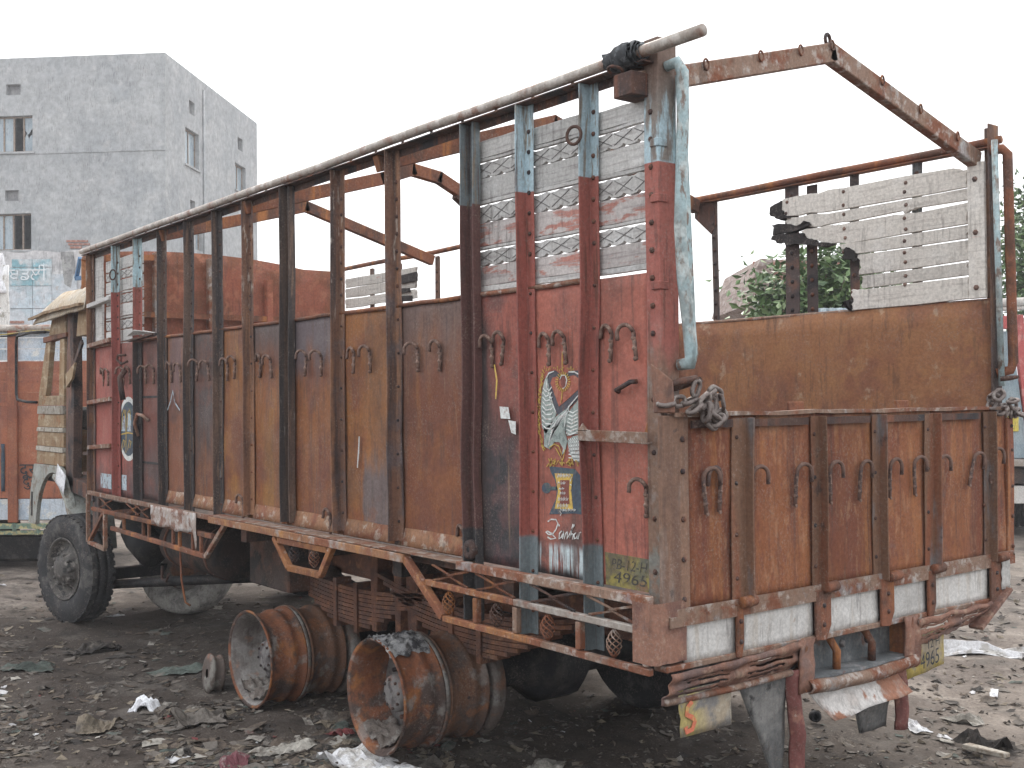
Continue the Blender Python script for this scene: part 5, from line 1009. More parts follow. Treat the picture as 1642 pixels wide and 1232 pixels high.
for hs, fr in ((holesL[2:4], frL), (holesR[2:5], frR)):
    for h in hs:
        b = MB()
        b.hexa([fr(h[0], .16, h[2]), fr(h[1], .16, h[2]), fr(h[1], .19, h[2]), fr(h[0], .19, h[2]), fr(h[0], .16, h[3]), fr(h[1], .16, h[3]), fr(h[1], .19, h[3]), fr(h[0], .19, h[3])])
        b.build('vent_shade_plate', cem_dark2, bld)
b = MB(); q0, q1 = frR(onR(325, 130)[0], -.04, ZTOP - .3), frR(onR(325, 130)[0], -.04, C0.z + .5); b.tube([q0, q1], .04, 6); b.build('drain_pipe', cem, bld)
for zz in (lerp(C0.z, ZTOP, .5), lerp(C0.z, ZTOP, .765)):
    b = MB(); b.hexa([frL(-.025, -.02, zz), frL(14, -.02, zz), frL(14, .01, zz), frL(-.025, .01, zz), frL(-.025, -.02, zz + .05), frL(14, -.02, zz + .05), frL(14, .01, zz + .05), frL(-.025, .01, zz + .05)]); b.build('plaster_band', cem, bld)
for (h, fr) in ((holesL[0], frL), (holesL[1], frL), (holesR[0], frR), (holesR[1], frR)):
    b = MB(); b.hexa([fr(h[0] - .08, -.06, h[2] - .07), fr(h[1] + .08, -.06, h[2] - .07), fr(h[1] + .08, .1, h[2] - .07), fr(h[0] - .08, .1, h[2] - .07), fr(h[0] - .08, -.06, h[2] - .004), fr(h[1] + .08, -.06, h[2] - .004), fr(h[1] + .08, .1, h[2] - .004), fr(h[0] - .08, .1, h[2] - .004)]); b.build('window_sill', cem, bld)
# exposed bricks where the plaster has come off
M['brick'] = weather('brick', (.34, .16, .12), [L_((.42, .28, .22), 20, .5, .62), L_((.45, .42, .4), 9, .58, .68)])
bm = MB(); bm.box(-.11, .11, -.03, .03, -.035, .035); brick_me = bm.mesh('brick', M['brick'])
rotL = math.atan2(dL.y, dL.x)
for k in range(10):
    a, z = onL(112 + (k % 4) * 8 + (k // 4) * 3, 387 + (k // 4) * 5); inst('brick', brick_me, frL(a, -.0, z), bld, (0, 0, rotL))

cem_dark = weather('bare_render', (.25, .25, .25), [L_((.38, .38, .37), 3, .42, .58), L_((.17, .17, .17), 6, .52, .64)], rough=.95, bscale=9)
# painted wall, lower, in front of the building
PW0 = at(170, 616, 30.0); pwn = E2
def onP(u, v): p = hitp(u, v, PW0, pwn); return ((p - PW0).dot(E1), p.z)
frP = lambda a, d, z: V(PW0.x, PW0.y, 0) + E1 * a + E2 * d + UP * z
pa0, pz1 = onP(-260, 403)[0], onP(100, 403)[1]
pwall = empty('painted_wall', frP((pa0) / 2, .1, GZ), 'plastered wall with a faded pale blue painted advertisement, below the grey block', 'wall')
plm = weather('lime_plaster', (.56, .55, .55), [L_((.47, .47, .48), .8, .45, .62), L_((.66, .66, .66), 2, .52, .64), L_((.28, .28, .29), (2.2, 2.2, .7), .60, .70, a=.8)], rough=.95, bscale=9, rvar=0)
b = MB(); b.grid(30, 12, lambda u, v: frP(lerp(pa0, 0, u), .02 * mn.noise(V(u * 9, v * 5, 1)), lerp(GZ - .3, pz1, v) + (.10 * mn.noise(V(u * 14, 1, 1)) if v > .99 else 0)), -.3, False); b.build('wall_body', plm, pwall)
M['ad_blue'] = weather('ad_blue', (.24, .44, .50), [L_((.55, .60, .62), 2.2, .42, .58), L_((.22, .40, .46), 1.2, .5, .66), L_((.62, .62, .62), 6, .55, .64)], rough=.95, bscale=9)
M['ad_pale'] = weather('ad_pale', (.50, .58, .63), [L_((.58, .61, .64), 2.2, .42, .58), L_((.42, .55, .58), 1.4, .52, .66), L_((.5, .48, .47), 6, .6, .68)], rough=.95, bscale=9)
M['ad_white'] = weather('ad_white', (.66, .70, .72), [L_((.52, .62, .66), 3, .5, .64)], rough=.95)
for (u0, v0, u1, v1, mt) in ((20, 416, 52.6, 428.6, 'ad_blue'), (53.4, 416, 83.6, 428.6, 'ad_blue'), (16, 429.4, 52.6, 458.6, 'ad_blue'), (53.4, 429.4, 83.6, 458.6, 'ad_blue'), (84.4, 440, 124, 480, 'ad_pale'), (14, 459.4, 52.6, 495, 'ad_pale'), (53.4, 459.4, 83.6, 495, 'ad_pale'), (84.4, 480.8, 128, 515, 'ad_pale'), (12, 495.8, 52.6, 526, 'ad_pale'), (53.4, 495.8, 83.6, 526, 'ad_pale'), (-40, 430, 12, 470, 'ad_pale'), (-40, 472, 12, 520, 'ad_pale')):
    a, c = onP(u0, v1), onP(u1, v0); b = MB(); b.grid(6, 4, lambda u, v: frP(lerp(a[0], c[0], u), -.03 , lerp(a[1], c[1], v)), -.012, False); b.build('painted_field', M[mt], pwall)
b = MB(); q = [onP(u, v) for u, v in ((98, 404), (118, 404), (121, 430), (114, 462), (104, 456), (101, 430))]; b.prism(q, lambda a, z, d: frP(a, d, z), -.034, -.012); b.build('bare_render', cem_dark, pwall)
a = onP(16, 450); text('ਬਡਲੀ', frP(a[0], -.046, a[1]), E1, UP, .46, M['ad_white'], 'painted_word', pwall, .004)
a = onP(26, 466); text('ਸਰਵਿਸ', frP(a[0], -.046, a[1]), E1, UP, .16, M['ad_white'], 'painted_word', pwall, .004)
for k in range(5):
    a = onP(24 + (k % 3) * 9, 523 - (k // 3) * 6); inst('brick', brick_me, frP(a[0], -.02, a[1]), pwall, (0, 0, math.atan2(E1.y, E1.x)))

# the peeling white post in front of the wall
pp = at(6, 616, 22.0); pp.z = GZ
po = empty('peeling_post', pp, 'peeling white post topped with a torn white cloth, left edge', 'post')
zt = at(6, 425, 22).z; b = MB(); b.grid(4, 20, lambda u, v: pp + E1 * (lerp(-.11, .11, u) + .03 * mn.noise(V(v * 6, 1, 1))) + E2 * (.05 * mn.noise(V(u * 3, v * 8, 1))) + UP * (v * (zt - GZ)), .06)
b.build('shaft', weather('peeling_white', (.62, .61, .58), [L_((.30, .28, .24), 5, .54, .62), L_((.72, .72, .72), 3, .5, .64)]), po)
b = MB(); b.grid(14, 14, lambda u, v: pp + UP * (zt - GZ - .55 + .75 * v + .06 * mn.noise(V(u * 5, v * 5, 2))) + (E1 * math.cos(u * 6.28) + E2 * math.sin(u * 6.28)) * (.16 + .07 * mn.noise(V(u * 4, v * 5, 7))) * (1.1 - .6 * v) - E1 * .08, .01); b.build('cloth', M['plastic_white'], po)

# the other truck standing behind on the left
OD = 13.2; OP = at(150, 616, OD); OP.z = 0
def onO(u, v): p = hitp(u, v, OP, E2); return ((p - OP).dot(E1), p.z)
frO = lambda a, d, z: V(OP.x, OP.y, 0) + E1 * a + E2 * d + UP * z
M['o_orange'] = weather('o_orange', (.33, .115, .06), [L_((.25, .09, .055), 2.5, .45, .62), L_((.40, .18, .10), 7, .54, .66, a=.6), L_((.2, .1, .07), (6, 6, .8), .56, .68, a=.6)], rough=.7)
M['o_blue'] = weather('o_blue', (.50, .55, .60), [L_((.38, .46, .54), 4, .46, .6), L_((.6, .6, .58), 9, .5, .64)])
M['o_green'] = weather('o_green', (.16, .23, .18), [L_((.42, .38, .2), (14, 14, 14), .5, .56)])
tr2 = empty('orange_truck', frO(-1.6, 1.0, GZ), 'orange and pale blue plank-sided truck body behind the cab at left', 'truck')
aE = onO(172, 600)[0]; aS = onO(-330, 600)[0]
def strip(v0, v1, name, mt, d=0, th=.03, split=None):
    z1, z0 = onO(0, v0)[1], onO(0, v1)[1]
    xs = [aS] + (split or []) + [aE]
    for x0, x1 in zip(xs[:-1], xs[1:]):
        b = MB(); b.grid(8, 2, lambda u, v: frO(lerp(x0 + .004, x1 - .004, u), d + .006 * mn.noise(V(u * 5, v0, x0)), lerp(z0, z1, v) + .005 * mn.noise(V(u * 4 + x0, v0, v))), -th, False); b.build(name, M[mt], tr2)
sp_ = [onO(u, 600)[0] for u in (-230, -120, 22)]
for v0, v1, mt in ((531, 541, 'o_blue'), (543, 559, 'o_blue'), (561, 578, 'o_blue'), (580, 594, 'o_orange'), (597, 611, 'o_orange'), (614, 629, 'o_orange'), (631, 646, 'o_orange')): strip(v0, v1, 'side_plank', mt, 0, .03, sp_)
strip(651, 799, 'side_sheet', 'o_orange', .0, .02, sp_); strip(801, 834, 'side_sheet', 'o_blue', .0, .02, sp_)
for u in (-230, -120, 22): a = onO(u, 600)[0]; z1, z0 = onO(0, 528)[1], onO(0, 838)[1]; MB().hexa([frO(a - .055, -.05, z0), frO(a + .055, -.05, z0), frO(a + .055, -.004, z0), frO(a - .055, -.004, z0), frO(a - .055, -.05, z1), frO(a + .055, -.05, z1), frO(a + .055, -.004, z1), frO(a - .055, -.004, z1)]).build('side_post', M['o_orange'], tr2, bevel=.005)
z = onO(0, 527)[1]; MB().tube([frO(lerp(aS, aE, k / 10), -.02, z + .006 * mn.noise(V(k * .6, 0, 0))) for k in range(11)], .042, 10).build('top_pipe', M['steel_pale'], tr2)
for dv, mt in ((535, 'plate_yellow'), (538, 'black')): z = onO(0, dv)[1]; MB().tube([frO(lerp(aS, aE, k / 16), -.06, z + .03 * math.sin(k * 1.1)) for k in range(17)], .008, 5).build('rope', M[mt], tr2)
strip(840, 848, 'frame_rail', 'o_green', -.04, .06); strip(851, 857, 'frame_rail', 'o_green', -.04, .05)
for u in (-150, -60, -3, 24, 60, 120): a = onO(u, 600)[0]; z1, z0 = onO(0, 838)[1], onO(0, 858)[1]; MB().hexa([frO(a - .02, -.04, z0), frO(a + .02, -.04, z0), frO(a + .02, .0, z0), frO(a - .02, .0, z0), frO(a - .02, -.04, z1), frO(a + .02, -.04, z1), frO(a + .02, .0, z1), frO(a - .02, .0, z1)]).build('frame_upright', M['o_green'], tr2)
zb = onO(0, 836)[1]
MB().hexa([frO(aS, .06, zb), frO(aE, .06, zb), frO(aE, 2.3, zb), frO(aS, 2.3, zb), frO(aS, .06, zb + .05), frO(aE, .06, zb + .05), frO(aE, 2.3, zb + .05), frO(aS, 2.3, zb + .05)]).build('deck', M['under'], tr2)
b = MB()
for a_, dd in ((aE, 0), (aS, 0)): b.add([frO(a_, .03, zb), frO(a_, 2.3, zb), frO(a_, 2.3, zb + 1.9), frO(a_, .03, zb + 1.9)], [(0, 1, 2, 3)])
b.add([frO(aS, 2.3, zb), frO(aE, 2.3, zb), frO(aE, 2.3, zb + 1.9), frO(aS, 2.3, zb + 1.9)], [(0, 1, 2, 3)]); b.build('far_sides', M['o_orange'], tr2)
z1 = onO(0, 859)[1]; z0 = GZ + .02
MB().hexa([frO(aS, .15, z0 + .04), frO(onO(66, 700)[0], .15, z0 + .04), frO(onO(66, 700)[0], .35, z0), frO(aS, .35, z0), frO(aS, .02, z1), frO(onO(66, 700)[0], .02, z1), frO(onO(66, 700)[0], .35, z1), frO(aS, .35, z1)]).build('mud_skirt', M['tyre'], tr2, bevel=.03)
for u in (-60, -260): q = frO(onO(u, 700)[0], .25, GZ + .47); MB().lathe([(.2, 0), (.42, -.01), (.47, .04), (.47, .22), (.42, .27), (.2, .26)], q, E2, 32).build('wheel', M['tyre'], tr2)
a = onO(32, 762); text('दूर', frO(a[0], -.012, a[1]), E1, UP, .20, M['ink'], 'painted_word', tr2, .002)
a = onO(37, 779); text('दुन', frO(a[0], -.012, a[1]), E1, UP, .17, M['ink'], 'painted_word', tr2, .002)
b = MB(); p0, p1 = onO(6, 712), onO(9, 788); b.grid(2, 8, lambda u, v: frO(lerp(onO(2, 700)[0], onO(8, 700)[0], u) + .01 * mn.noise(V(v * 6, u, 1)), -.01, lerp(p1[1], p0[1], v)), -.004); b.build('painted_stripe', M['p_navy'], tr2)

# blue-grey truck at the right edge
BD = 15.0; BP = at(1600, 616, BD); BP.z = 0
frB = lambda a, d, z: V(BP.x, BP.y, 0) + E1 * a + E2 * d + UP * z
def onB(u, v): p = hitp(u, v, BP, E2); return ((p - BP).dot(E1), p.z)
tr3 = empty('blue_grey_truck', frB(.9, 1.2, GZ), 'blue-grey truck with red edges and yellow number plate, right edge behind the tailgate', 'truck')
M['b_blue'] = weather('b_blue', (.24, .31, .35), [L_((.33, .39, .42), 1.5, .42, .62), L_((.14, .17, .19), (5, 5, .8), .54, .68, a=.6)], rvar=.05)
M['b_red'] = weather('b_red', (.42, .09, .085), [L_((.5, .2, .18), 6, .5, .64)])
def bpoly(pts, name, mt, d0, d1, **k): return MB().prism([onB(*p) for p in pts], lambda a, z, d: frB(a, d, z), d0, d1).build(name, M[mt], tr3, bevel=.006, **k)
bpoly([(1565, 528), (1622, 532), (1650, 735), (1560, 735)], 'tail_sheet', 'b_blue', 0, .05)
bpoly([(1660, 500), (1900, 500), (1900, 735), (1680, 735)], 'tail_sheet', 'b_blue', .0, .05)
bpoly([(1565, 507), (1624, 507), (1624, 528), (1565, 526)], 'tail_top', 'b_red', -.03, .06)
bpoly([(1624, 505), (1640, 505), (1664, 735), (1650, 735)], 'tail_edge', 'b_red', -.02, .06)
bpoly([(1570, 736), (1900, 736), (1900, 748), (1570, 746)], 'tail_shelf', 'steel_pale', -.28, .05)
bpoly([(1570, 749), (1900, 750), (1900, 776), (1570, 774)], 'tail_beam', 'under', -.18, .1)
bpoly([(1612, 778), (1634, 778), (1634, 806), (1612, 806)], 'lamp_box', 'white_strip', -.16, .0)
pl = bpoly([(1600, 664), (1632, 664), (1632, 692), (1600, 692)], 'number_plate', 'b_plate', -.03, -.004) if M.setdefault('b_plate', weather('b_plate', (.62, .50, .07), [L_((.5, .4, .15), 8, .5, .64)])) else None
a = onB(1609, 677); text('08', frB(a[0], -.032, a[1] - .005), E1, UP, .115, M['ink'], 'plate_number', pl, .001)
a = onB(1606, 690); text('5B', frB(a[0], -.032, a[1]), E1, UP, .115, M['ink'], 'plate_number', pl, .001, 1.2)
MB().hexa([frB(-.2, .06, GZ + .75), frB(2.3, .06, GZ + .75), frB(2.3, 4.5, GZ + .75), frB(-.2, 4.5, GZ + .75), frB(-.2, .06, GZ + 2.1), frB(2.3, .06, GZ + 2.2), frB(2.3, 4.5, GZ + 2.2), frB(-.2, 4.5, GZ + 2.1)]).build('body', M['b_blue'], tr3, bevel=.02)
for a_ in (.15, 1.75): MB().lathe([(.2, 0), (.42, -.01), (.47, .04), (.47, .42), (.42, .47), (.2, .46)], frB(a_, 1.0, GZ + .46), E1, 32).build('wheel', M['tyre'], tr3)
b = MB()
for k in range(7): b.tube([frB(.02 + .09 * k, .25 + .1 * (k % 3), GZ + .75), frB(.06 + .08 * k, .3, GZ + .45), frB(.0 + .1 * k, .2 + .05 * k, GZ + .12)], .03, 6)
b.build('hanging_gear', M['black'], tr3)
for k, v in enumerate((486, 496)): MB().tube([at(1560, v + 3, BD + .5), at(1605, v, BD + .5), at(1720, v - 6, BD + .5)], .06 if k == 0 else .03, 8).build('load_pole', M['wood_pale'], tr3)

# brick hut far behind, and a blue corrugated drum sheet
HD = 21.0; HP = at(1240, 616, HD); HP.z = 0
frH = lambda a, d, z: V(HP.x, HP.y, 0) + E1 * a + E2 * d + UP * z
def onH(u, v): p = hitp(u, v, HP, E2); return ((p - HP).dot(E1), p.z)
hut = empty('brick_hut', frH(.6, 1.5, GZ), 'brick hut with a tiled sloping eave, seen through the open far side', 'hut')
hb = MB(); hb.prism([onH(1236, 900), onH(1236, 425), onH(1225, 415), onH(1300, 412), onH(1380, 412), onH(1380, 900)], lambda a, z, d: frH(a, d, z), .25, 3.5); hb.build('wall', weather('hut_wall', (.38, .28, .23), [L_((.5, .44, .4), 4, .45, .6), L_((.30, .17, .13), 9, .5, .62)]), hut)
ev = [onH(1214, 418), onH(1234, 418), onH(1232, 470), onH(1208, 502), onH(1190, 492), onH(1200, 455)]
MB().prism(ev, lambda a, z, d: frH(a, d, z), -.3, 3.2).build('eave', weather('eave_tile', (.30, .22, .19), [L_((.42, .36, .33), 8, .46, .6), L_((.2, .14, .12), (2, 2, 18), .5, .6)]), hut)
bm = MB(); bm.box(-.12, .12, -.02, .02, -.034, .034); bme = bm.mesh('brick', M['brick']); rr = random.Random(5)
for r in range(9):
    for c_ in range(7):
        a, z = onH(1222 + c_ * 20.6 + (r % 2) * 10, 420 + r * 7.0)
        inst('brick', bme, frH(a, .235 + rr.uniform(-.012, .004), z), hut, (0, 0, math.atan2(E1.y, E1.x)))
MB().tube([frH(*(lambda q: (q[0], -.1, q[1]))(onH(1214, 505))), frH(*(lambda q: (q[0], -.1, q[1]))(onH(1214, 640)))], .05, 6).build('eave_post', M['wood_pale'], hut)
cs = MB(); cd = 12.0; c0 = at(1298, 505, cd)
cs.grid(36, 2, lambda u, v: c0 + E1 * (u * .52) + UP * (lerp(-1.3, .07, v)) + E2 * (.03 * math.sin(u * 6.28 * 6)), .006)
co = cs.build('corrugated_sheet', weather('corrugated_blue', (.40, .48, .52), [L_((.28, .33, .37), 5, .48, .62)], rough=.5)); co['label'] = 'pale blue corrugated sheet standing beyond the burnt planks'; co['category'] = 'sheet'

# trees
leaf_cols = [(.085, .16, .05), (.13, .22, .075), (.05, .10, .035), (.20, .28, .12)]
LM = [weather('leaf', c, [], rough=.45, bump=0, spec=.5, rvar=.0) for c in leaf_cols]
for m in LM:
    bs = m.node_tree.nodes['Principled BSDF']; bs.inputs['Subsurface Weight'].default_value = 0; bs.inputs['Transmission Weight'].default_value = .0
bark = weather('bark', (.16, .13, .10), [L_((.09, .07, .055), (8, 8, 2), .48, .62)])
def tree(base, h0, blobs, nleaf, size, seed, label, group=None):
    rnd = random.Random(seed); base = Vector(base)
    t = empty('tree', base, label, 'tree', group)
    b = MB(); top = V(sum(c[0].x for c in blobs) / len(blobs), sum(c[0].y for c in blobs) / len(blobs), base.z + h0)
    b.tube([base - V(0, 0, .1), base.lerp(top, .5) + V(.06, .04, 0), top], [.13, .10, .07], 9)
    for c, r in blobs:
        mid = top.lerp(c, .5) + V(rnd.uniform(-.15, .15), rnd.uniform(-.15, .15), .1); b.tube([top - V(0, 0, .1), mid, c], [.06, .04, .015], 6)
        for k in range(4): e = c + V(rnd.gauss(0, 1), rnd.gauss(0, 1), rnd.gauss(0, 1)).normalized() * r * .8; b.tube([mid.lerp(c, .6), e], [.02, .006], 5)
    b.build('trunk', bark, t)
    b = MB(); tot = sum(r ** 2 for _, r in blobs)
    for c, r in blobs:
        nc = max(3, int(nleaf * r * r / tot / 11))
        for _ in range(nc):
            d = V(rnd.gauss(0, 1), rnd.gauss(0, 1), rnd.gauss(0, 1)).normalized(); tw = c + d * r * rnd.uniform(.35, 1.08)
            for _ in range(11):
                p = tw + V(rnd.gauss(0, 1), rnd.gauss(0, 1), rnd.gauss(0, 1)) * .13 * (size / .09)
                ax = (V(rnd.gauss(0, 1), rnd.gauss(0, 1), rnd.gauss(-.25, .7)) + d * .5).normalized(); sdv = ax.cross(V(rnd.gauss(0, .5), rnd.gauss(0, .5), 1)).normalized(); nn = ax.cross(sdv)
                L = size * rnd.uniform(.7, 1.3); w_ = L * .27
                b.mi = rnd.choices([0, 1, 2, 3], [4, 4, 2, 2])[0]
                b.add([p, p + ax * L * .5 + sdv * w_ + nn * L * .06, p + ax * L - nn * L * .1, p + ax * L * .5 - sdv * w_ + nn * L * .06], [(0, 1, 2), (0, 2, 3)])
    b.build('crown', LM, t); return t
def B_(u, v, d, r): return (at(u, v, d), r)
bs_ = at(1320, 616, 13.5); bs_.z = GZ
tree(bs_, 2.2, [B_(1330, 440, 13.5, .34), B_(1300, 470, 13.6, .42), B_(1345, 480, 13.3, .42), B_(1365, 450, 13.6, .30), B_(1255, 475, 13.8, .36), B_(1232, 465, 14, .22), B_(1320, 530, 13.6, .5), B_(1260, 530, 13.8, .45), B_(1350, 415, 13.5, .20), B_(1385, 500, 13.8, .45)], 4200, .125, 4, 'broad-leaved green tree growing behind the burnt planks')
bs_ = at(1690, 616, 19.5); bs_.z = GZ
tree(bs_, 3.0, [B_(1650, 400, 19, .55), B_(1700, 360, 19.5, .9), B_(1640, 460, 19, .5), B_(1660, 330, 19.5, .45), B_(1680, 470, 19.5, .8), B_(1625, 425, 19.2, .3), B_(1780, 430, 20, 1.1), B_(1800, 340, 20, .9), B_(1622, 372, 19.2, .22), B_(1740, 300, 20, .6)], 9000, .13, 8, 'dense green tree at the right edge, behind the blue-grey truck')

# dusty tyre standing under the scrap truck and the drum lying by the wheel
ty = MB(); tc = H(292, 976, 2, GZ) + V(0, 0, .44); Rm = Matrix.Translation(tc) @ Matrix.Rotation(math.radians(38), 4, 'Z') @ Matrix.Rotation(math.radians(-14), 4, 'X') @ Matrix.Translation(-tc); ty.M = Rm
ty.lathe([(.26, .06), (.30, .012), (.38, .0), (.45, .012), (.475, .05), (.48, .12), (.475, .19), (.44, .235), (.30, .23), (.26, .19)], tc, (0, 1, 0), 48, True)
to = ty.build('tyre', M['tyre_dust']); to['label'] = 'dust-whitened tyre leaning under the truck between its front wheels'; to['category'] = 'tyre'
tb = MB(); tb.M = Rm; tb.lathe([(.258, .09), (.24, .07), (.20, .08), (.16, .05), (.0001, .05)], tc, (0, 1, 0), 32); tb.build('rim', M['rim_grey'], to)
M['rim_grey_dark'] = weather('rim_grey_dark', (.085, .065, .055), [L_((.2, .19, .17), 8, .52, .64, a=.8), L_((.18, .08, .05), 6, .54, .66)])
dq = H(333, 1080, 2, GZ + .10); dr_ = MB(); dr_.lathe([(.03, -.005), (.09, -.008), (.128, .0), (.131, .015), (.112, .03), (.108, .06), (.12, .07), (.121, .085), (.05, .09)], dq, V(.12, 1, -.12), 26)
do = dr_.build('brake_drum', M['rim_grey_dark']); do['label'] = 'small rusty brake drum lying on edge beside the bare wheel'; do['category'] = 'brake drum'
b = MB(); b.lathe([(.0001, .012), (.035, .01), (.07, .03), (.072, .06)], dq, V(.12, 1, -.12), 20); b.build('hub_plate', M['rust_dark'], do)

# ------------------------------------------------------------------ rubbish on the ground
lit_mats = [weather('scrap_cloth_%s' % n, c, [L_(tuple(x * .5 for x in c), 9, .48, .62), L_((.16, .14, .12), 5, .5, .64)], rough=.95, bump=.3) for n, c in (('grey', (.17, .15, .13)), ('tan', (.235, .195, .145)), ('pale', (.40, .375, .33)), ('green', (.10, .12, .105)), ('black', (.048, .042, .038)), ('brown', (.115, .088, .068)), ('red', (.20, .05, .05)), ('white', (.66, .66, .67)))]
rnd = random.Random(21)
def flake(b, c, s, seed, n=3, lift=.02, asp=1.0):
    th = rnd.uniform(0, 6.28); ca, sa = math.cos(th), math.sin(th); tx, ty_ = rnd.gauss(0, .08), rnd.gauss(0, .08)
    def fn(u, v):
        p, q = (u - .5) * s, (v - .5) * s * asp
        k = 1 + .8 * mn.noise(V(u * 2.6 + seed, v * 2.6, seed)); p *= k; q *= 1 + .8 * mn.noise(V(u * 2.6, v * 2.6 + seed, seed + 3))
        x, y = c.x + p * ca - q * sa, c.y + p * sa + q * ca
        return V(x, y, gh(x, y) + lift + s * .20 * (mn.noise(V(u * 2.7, v * 2.7, seed * 1.7)) + .5 * mn.noise(V(u * 6, v * 6, seed))) * .5 + s * .02 + p * tx + q * ty_)
    b.grid(n, n, fn, 0, False)
b = MB(); k = 0
def scatter(u0, u1, v0, v1, n, s0, s1, wts, power=1.0):
    global k
    for _ in range(n):
        u = rnd.uniform(u0, u1); v = v0 + (v1 - v0) * rnd.random() ** power
        p = H(u, v, 2, GZ); k += 1
        cl = mn.noise(V(p.x * 1.9, p.y * 1.9, 5.5)) + .6 * mn.noise(V(p.x * 5.1, p.y * 5.1, 8.5))
        if cl < rnd.uniform(-.55, .35): continue
        b.mi = rnd.choices(range(8), wts)[0]
        flake(b, p, lerp(s0, s1, rnd.random() ** 2.2), k * .713, 2 if rnd.random() < .7 else 3, .004, rnd.uniform(.35, 1.0))
dark = (4, 2.0, .6, 1.8, 7, 9, .12, .10)
pale = (5, 4, 3.0, .8, 1.8, 3, .1, .5)
scatter(-80, 700, 1000, 1235, 3600, .012, .09, dark); scatter(-80, 560, 940, 1010, 500, .02, .11, dark)
scatter(230, 720, 1120, 1240, 1300, .018, .14, (6, 5, 2, 2, 4, 6, .3, .25)); scatter(330, 1050, 985, 1080, 420, .03, .14, dark)
scatter(680, 1720, 1060, 1240, 1000, .012, .08, (4, 3, 1.4, 1, 5, 7, .1, .12)); scatter(1480, 1720, 900, 1240, 420, .015, .10, pale); scatter(1100, 1720, 880, 1060, 150, .03, .14, pale)
scatter(-80, 420, 905, 940, 110, .03, .14, pale)
scatter(-80, 1000, 960, 1240, 5200, .007, .035, (5, 4, 1.6, 1.6, 6, 8, .15, .25)); scatter(900, 1720, 900, 1240, 2200, .006, .028, (5, 4, 1.6, .6, 4, 7, .1, .2))
lo = b.build('litter', lit_mats, origin=(0, 0, -ZO), kind='stuff')
b = MB()
for _ in range(1500):
    u = rnd.uniform(-80, 1720); v = 925 + 310 * rnd.random(); p = H(u, v, 2, GZ); s = rnd.uniform(.006, .022); z = gh(p.x, p.y)
    b.mi = rnd.choice([0, 0, 5, 4, 1]); pts = [V(p.x + rnd.gauss(0, s), p.y + rnd.gauss(0, s), z + rnd.uniform(-.3, 1) * s) for _ in range(5)]
    b.add(pts + [V(p.x, p.y, z + s * 1.2)], [(0, 1, 5), (1, 2, 5), (2, 3, 5), (3, 4, 5), (4, 0, 5)])
b.build('pebbles', lit_mats, origin=(0, 0, -ZO), kind='stuff')
def scrap(name, cat, label, u, v, s, mt, asp=.7, n=12, amp=.05, seed=1, hgt=.02, group=None, ang=None, dome=0):
    c = H(u, v, 2, GZ); b = MB(); th = ang if ang is not None else seed * 1.3; ca, sa = math.cos(th), math.sin(th)
    def fn(a, e):
        p, q = (a - .5) * s, (e - .5) * s * asp; kk = 1 + .35 * mn.noise(V(a * 2.3 + seed, e * 2.3, seed * 2)); p *= kk; q *= kk
        x, y = c.x + p * ca - q * sa, c.y + p * sa + q * ca
        return V(x, y, gh(x, y) + hgt + amp * (max(-.1, mn.noise(V(a * 2.4, e * 2.4, seed))) * .9 + .30 * abs(mn.noise(V(a * 6, e * 6, seed + 4))) + .10 * mn.noise(V(a * 14, e * 14, seed + 4))) * min(1, 8 * a * (1 - a)) ** .5 + dome * max(0, 1 - ((a - .5) ** 2 + (e - .5) ** 2) * 5) ** .6)
    b.grid(n, n, fn, 0, False)
    o = b.build(name, mt); o['label'] = label; o['category'] = cat
    if group: o['group'] = group
    return o
Wm = weather('dirty_white_sheet', (.70, .70, .71), [L_((.45, .43, .40), 8, .48, .60), L_((.30, .27, .24), 5, .54, .66)], rough=.6, bump=.2)
scrap('plastic_bag', 'plastic bag', 'small crumpled white plastic bag left of the bare wheels', 231, 1128, .17, M['plastic_white'], .75, 16, .09, 3, .0, None, None, .07)
scrap('torn_sheet', 'sheet', 'torn dirty-white sheet at the foot of the nearest bare wheel', 585, 1226, .52, Wm, .55, 20, .13, 5, .02, None, .15)
scrap('rag', 'rag', 'large grey-brown rag in front of the further bare wheel', 318, 1150, .34, lit_mats[0], .9, 14, .11, 7, .02)
scrap('rag', 'rag', 'tan and grey-green rag lying left of the white plastic bag', 160, 1160, .30, lit_mats[1], .6, 12, .09, 9, .02)
scrap('rag', 'rag', 'dark rag in the mud behind the front wheel', 150, 1033, .42, lit_mats[4], .5, 12, .08, 11, .02)
scrap('rag', 'rag', 'blue-grey rag on the mud at the left edge', 45, 1063, .36, lit_mats[3], .6, 12, .07, 13, .01)
scrap('rag', 'rag', 'greenish rag beside the small brake drum', 290, 1070, .40, lit_mats[3], .5, 12, .06, 15, .01)
scrap('rag', 'rag', 'red scrap of cloth behind the nearest bare wheel', 545, 1176, .16, lit_mats[6], .6, 8, .06, 17, .01)
scrap('rag', 'rag', 'maroon rag at the bottom edge of the photo', 375, 1226, .30, weather('maroon_cloth', (.15, .05, .06), [L_((.3, .26, .24), 8, .54, .62)]), .5, 12, .07, 19, .01)
scrap('rag', 'rag', 'pale crumpled rag at the bottom edge, right of the white sheet', 870, 1222, .34, lit_mats[2], .5, 14, .08, 21, .01)
scrap('rag', 'rag', 'pale yellowish rag at the lower left of the bottom edge', 455, 1196, .34, lit_mats[2], .5, 14, .06, 23, .01)
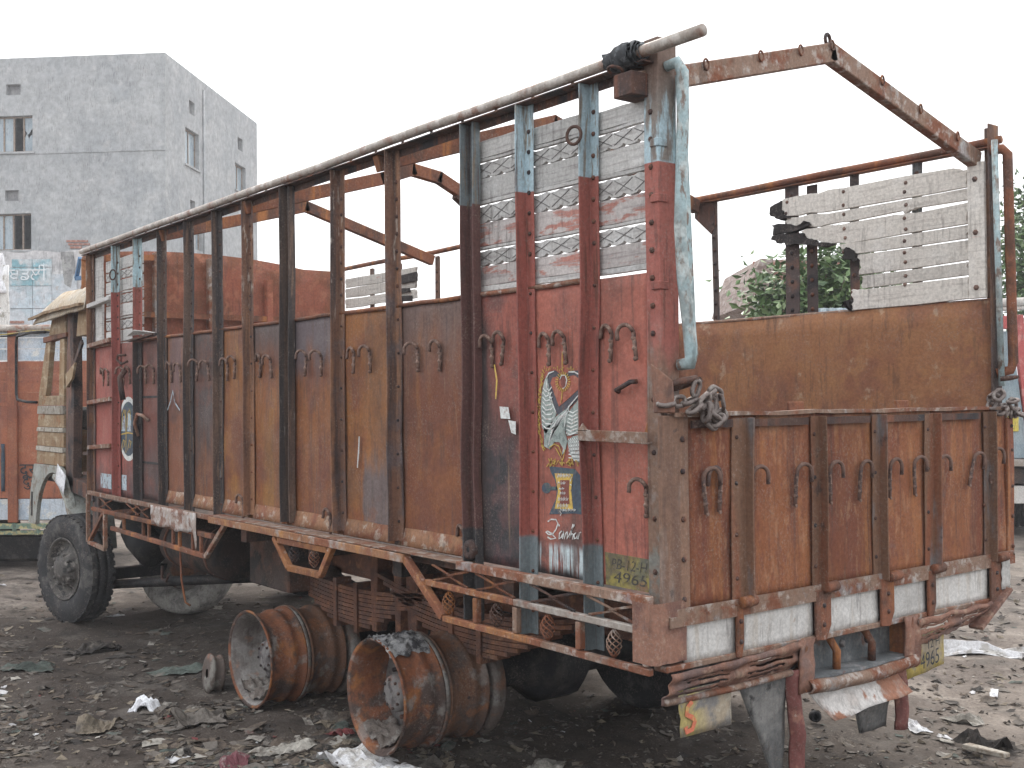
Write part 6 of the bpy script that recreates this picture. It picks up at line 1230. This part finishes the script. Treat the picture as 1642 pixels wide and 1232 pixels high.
scrap('rag', 'rag', 'black stiff rag on the bare ground, far right', 1585, 1192, .30, lit_mats[4], .55, 12, .14, 25, .03)
scrap('plastic_sheet', 'plastic sheet', 'long twisted white plastic sheet on the ground, right edge', 1600, 1046, 1.5, Wm, .14, 22, .13, 27, .01, None, .75)
scrap('wrapper', 'wrapper', 'crumpled silvery wrapper on the bare ground, right of the far mud flap', 1546, 1150, .22, lit_mats[2], .5, 10, .08, 29, .01)
scrap('wrapper', 'wrapper', 'white scrap of plastic against the far mud flap', 1466, 1162, .26, M['plastic_white'], .4, 10, .08, 31, .01)
scrap('paper_scrap', 'paper', 'flat white scrap of paper, right of the number plate', 1594, 1112, .14, M['plastic_white'], .35, 6, .02, 33, .01)
scrap('paper_scrap', 'paper', 'white scrap between the front wheel and the bare wheels', 185, 980, .16, M['plastic_white'], .4, 6, .04, 35, .01)
c = H(1578, 1210, 2, GZ); o = MB().hexa([c + V(*p) for p in ((-.11, -.03, .01), (.12, -.02, .012), (.13, .03, .01), (-.10, .03, .01), (-.11, -.03, .035), (.12, -.02, .037), (.13, .03, .035), (-.10, .03, .035))]).build('board', M['cab_grey'], bevel=.004); o['label'] = 'short weathered board lying below the black rag'; o['category'] = 'board'
c = H(1304, 1148, 2, GZ + .03); o = MB().lathe([(.0001, 0), (.026, 0), (.032, .01), (.032, .05), (.02, .055), (.018, .02)], c, V(.8, -.5, .15), 16).build('bottle_cap', M['black']); o['label'] = 'small black cap on the ground behind the red-edged mud flap'; o['category'] = 'cap'

# ------------------------------------------------------------------ hazy, dusty air
hm = bpy.data.materials.new('haze'); hm.use_nodes = True; hn = hm.node_tree; hn.nodes.clear()
ho = hn.nodes.new('ShaderNodeOutputMaterial'); hv = hn.nodes.new('ShaderNodeVolumePrincipled')
hv.inputs['Color'].default_value = (.93, .95, 1, 1); hv.inputs['Density'].default_value = .0022; hv.inputs['Anisotropy'].default_value = .25
hn.links.new(hv.outputs[0], ho.inputs['Volume'])
MB().box(-990, 990, -990, 990, GZ - 2, 16).build('haze', hm, kind='stuff')
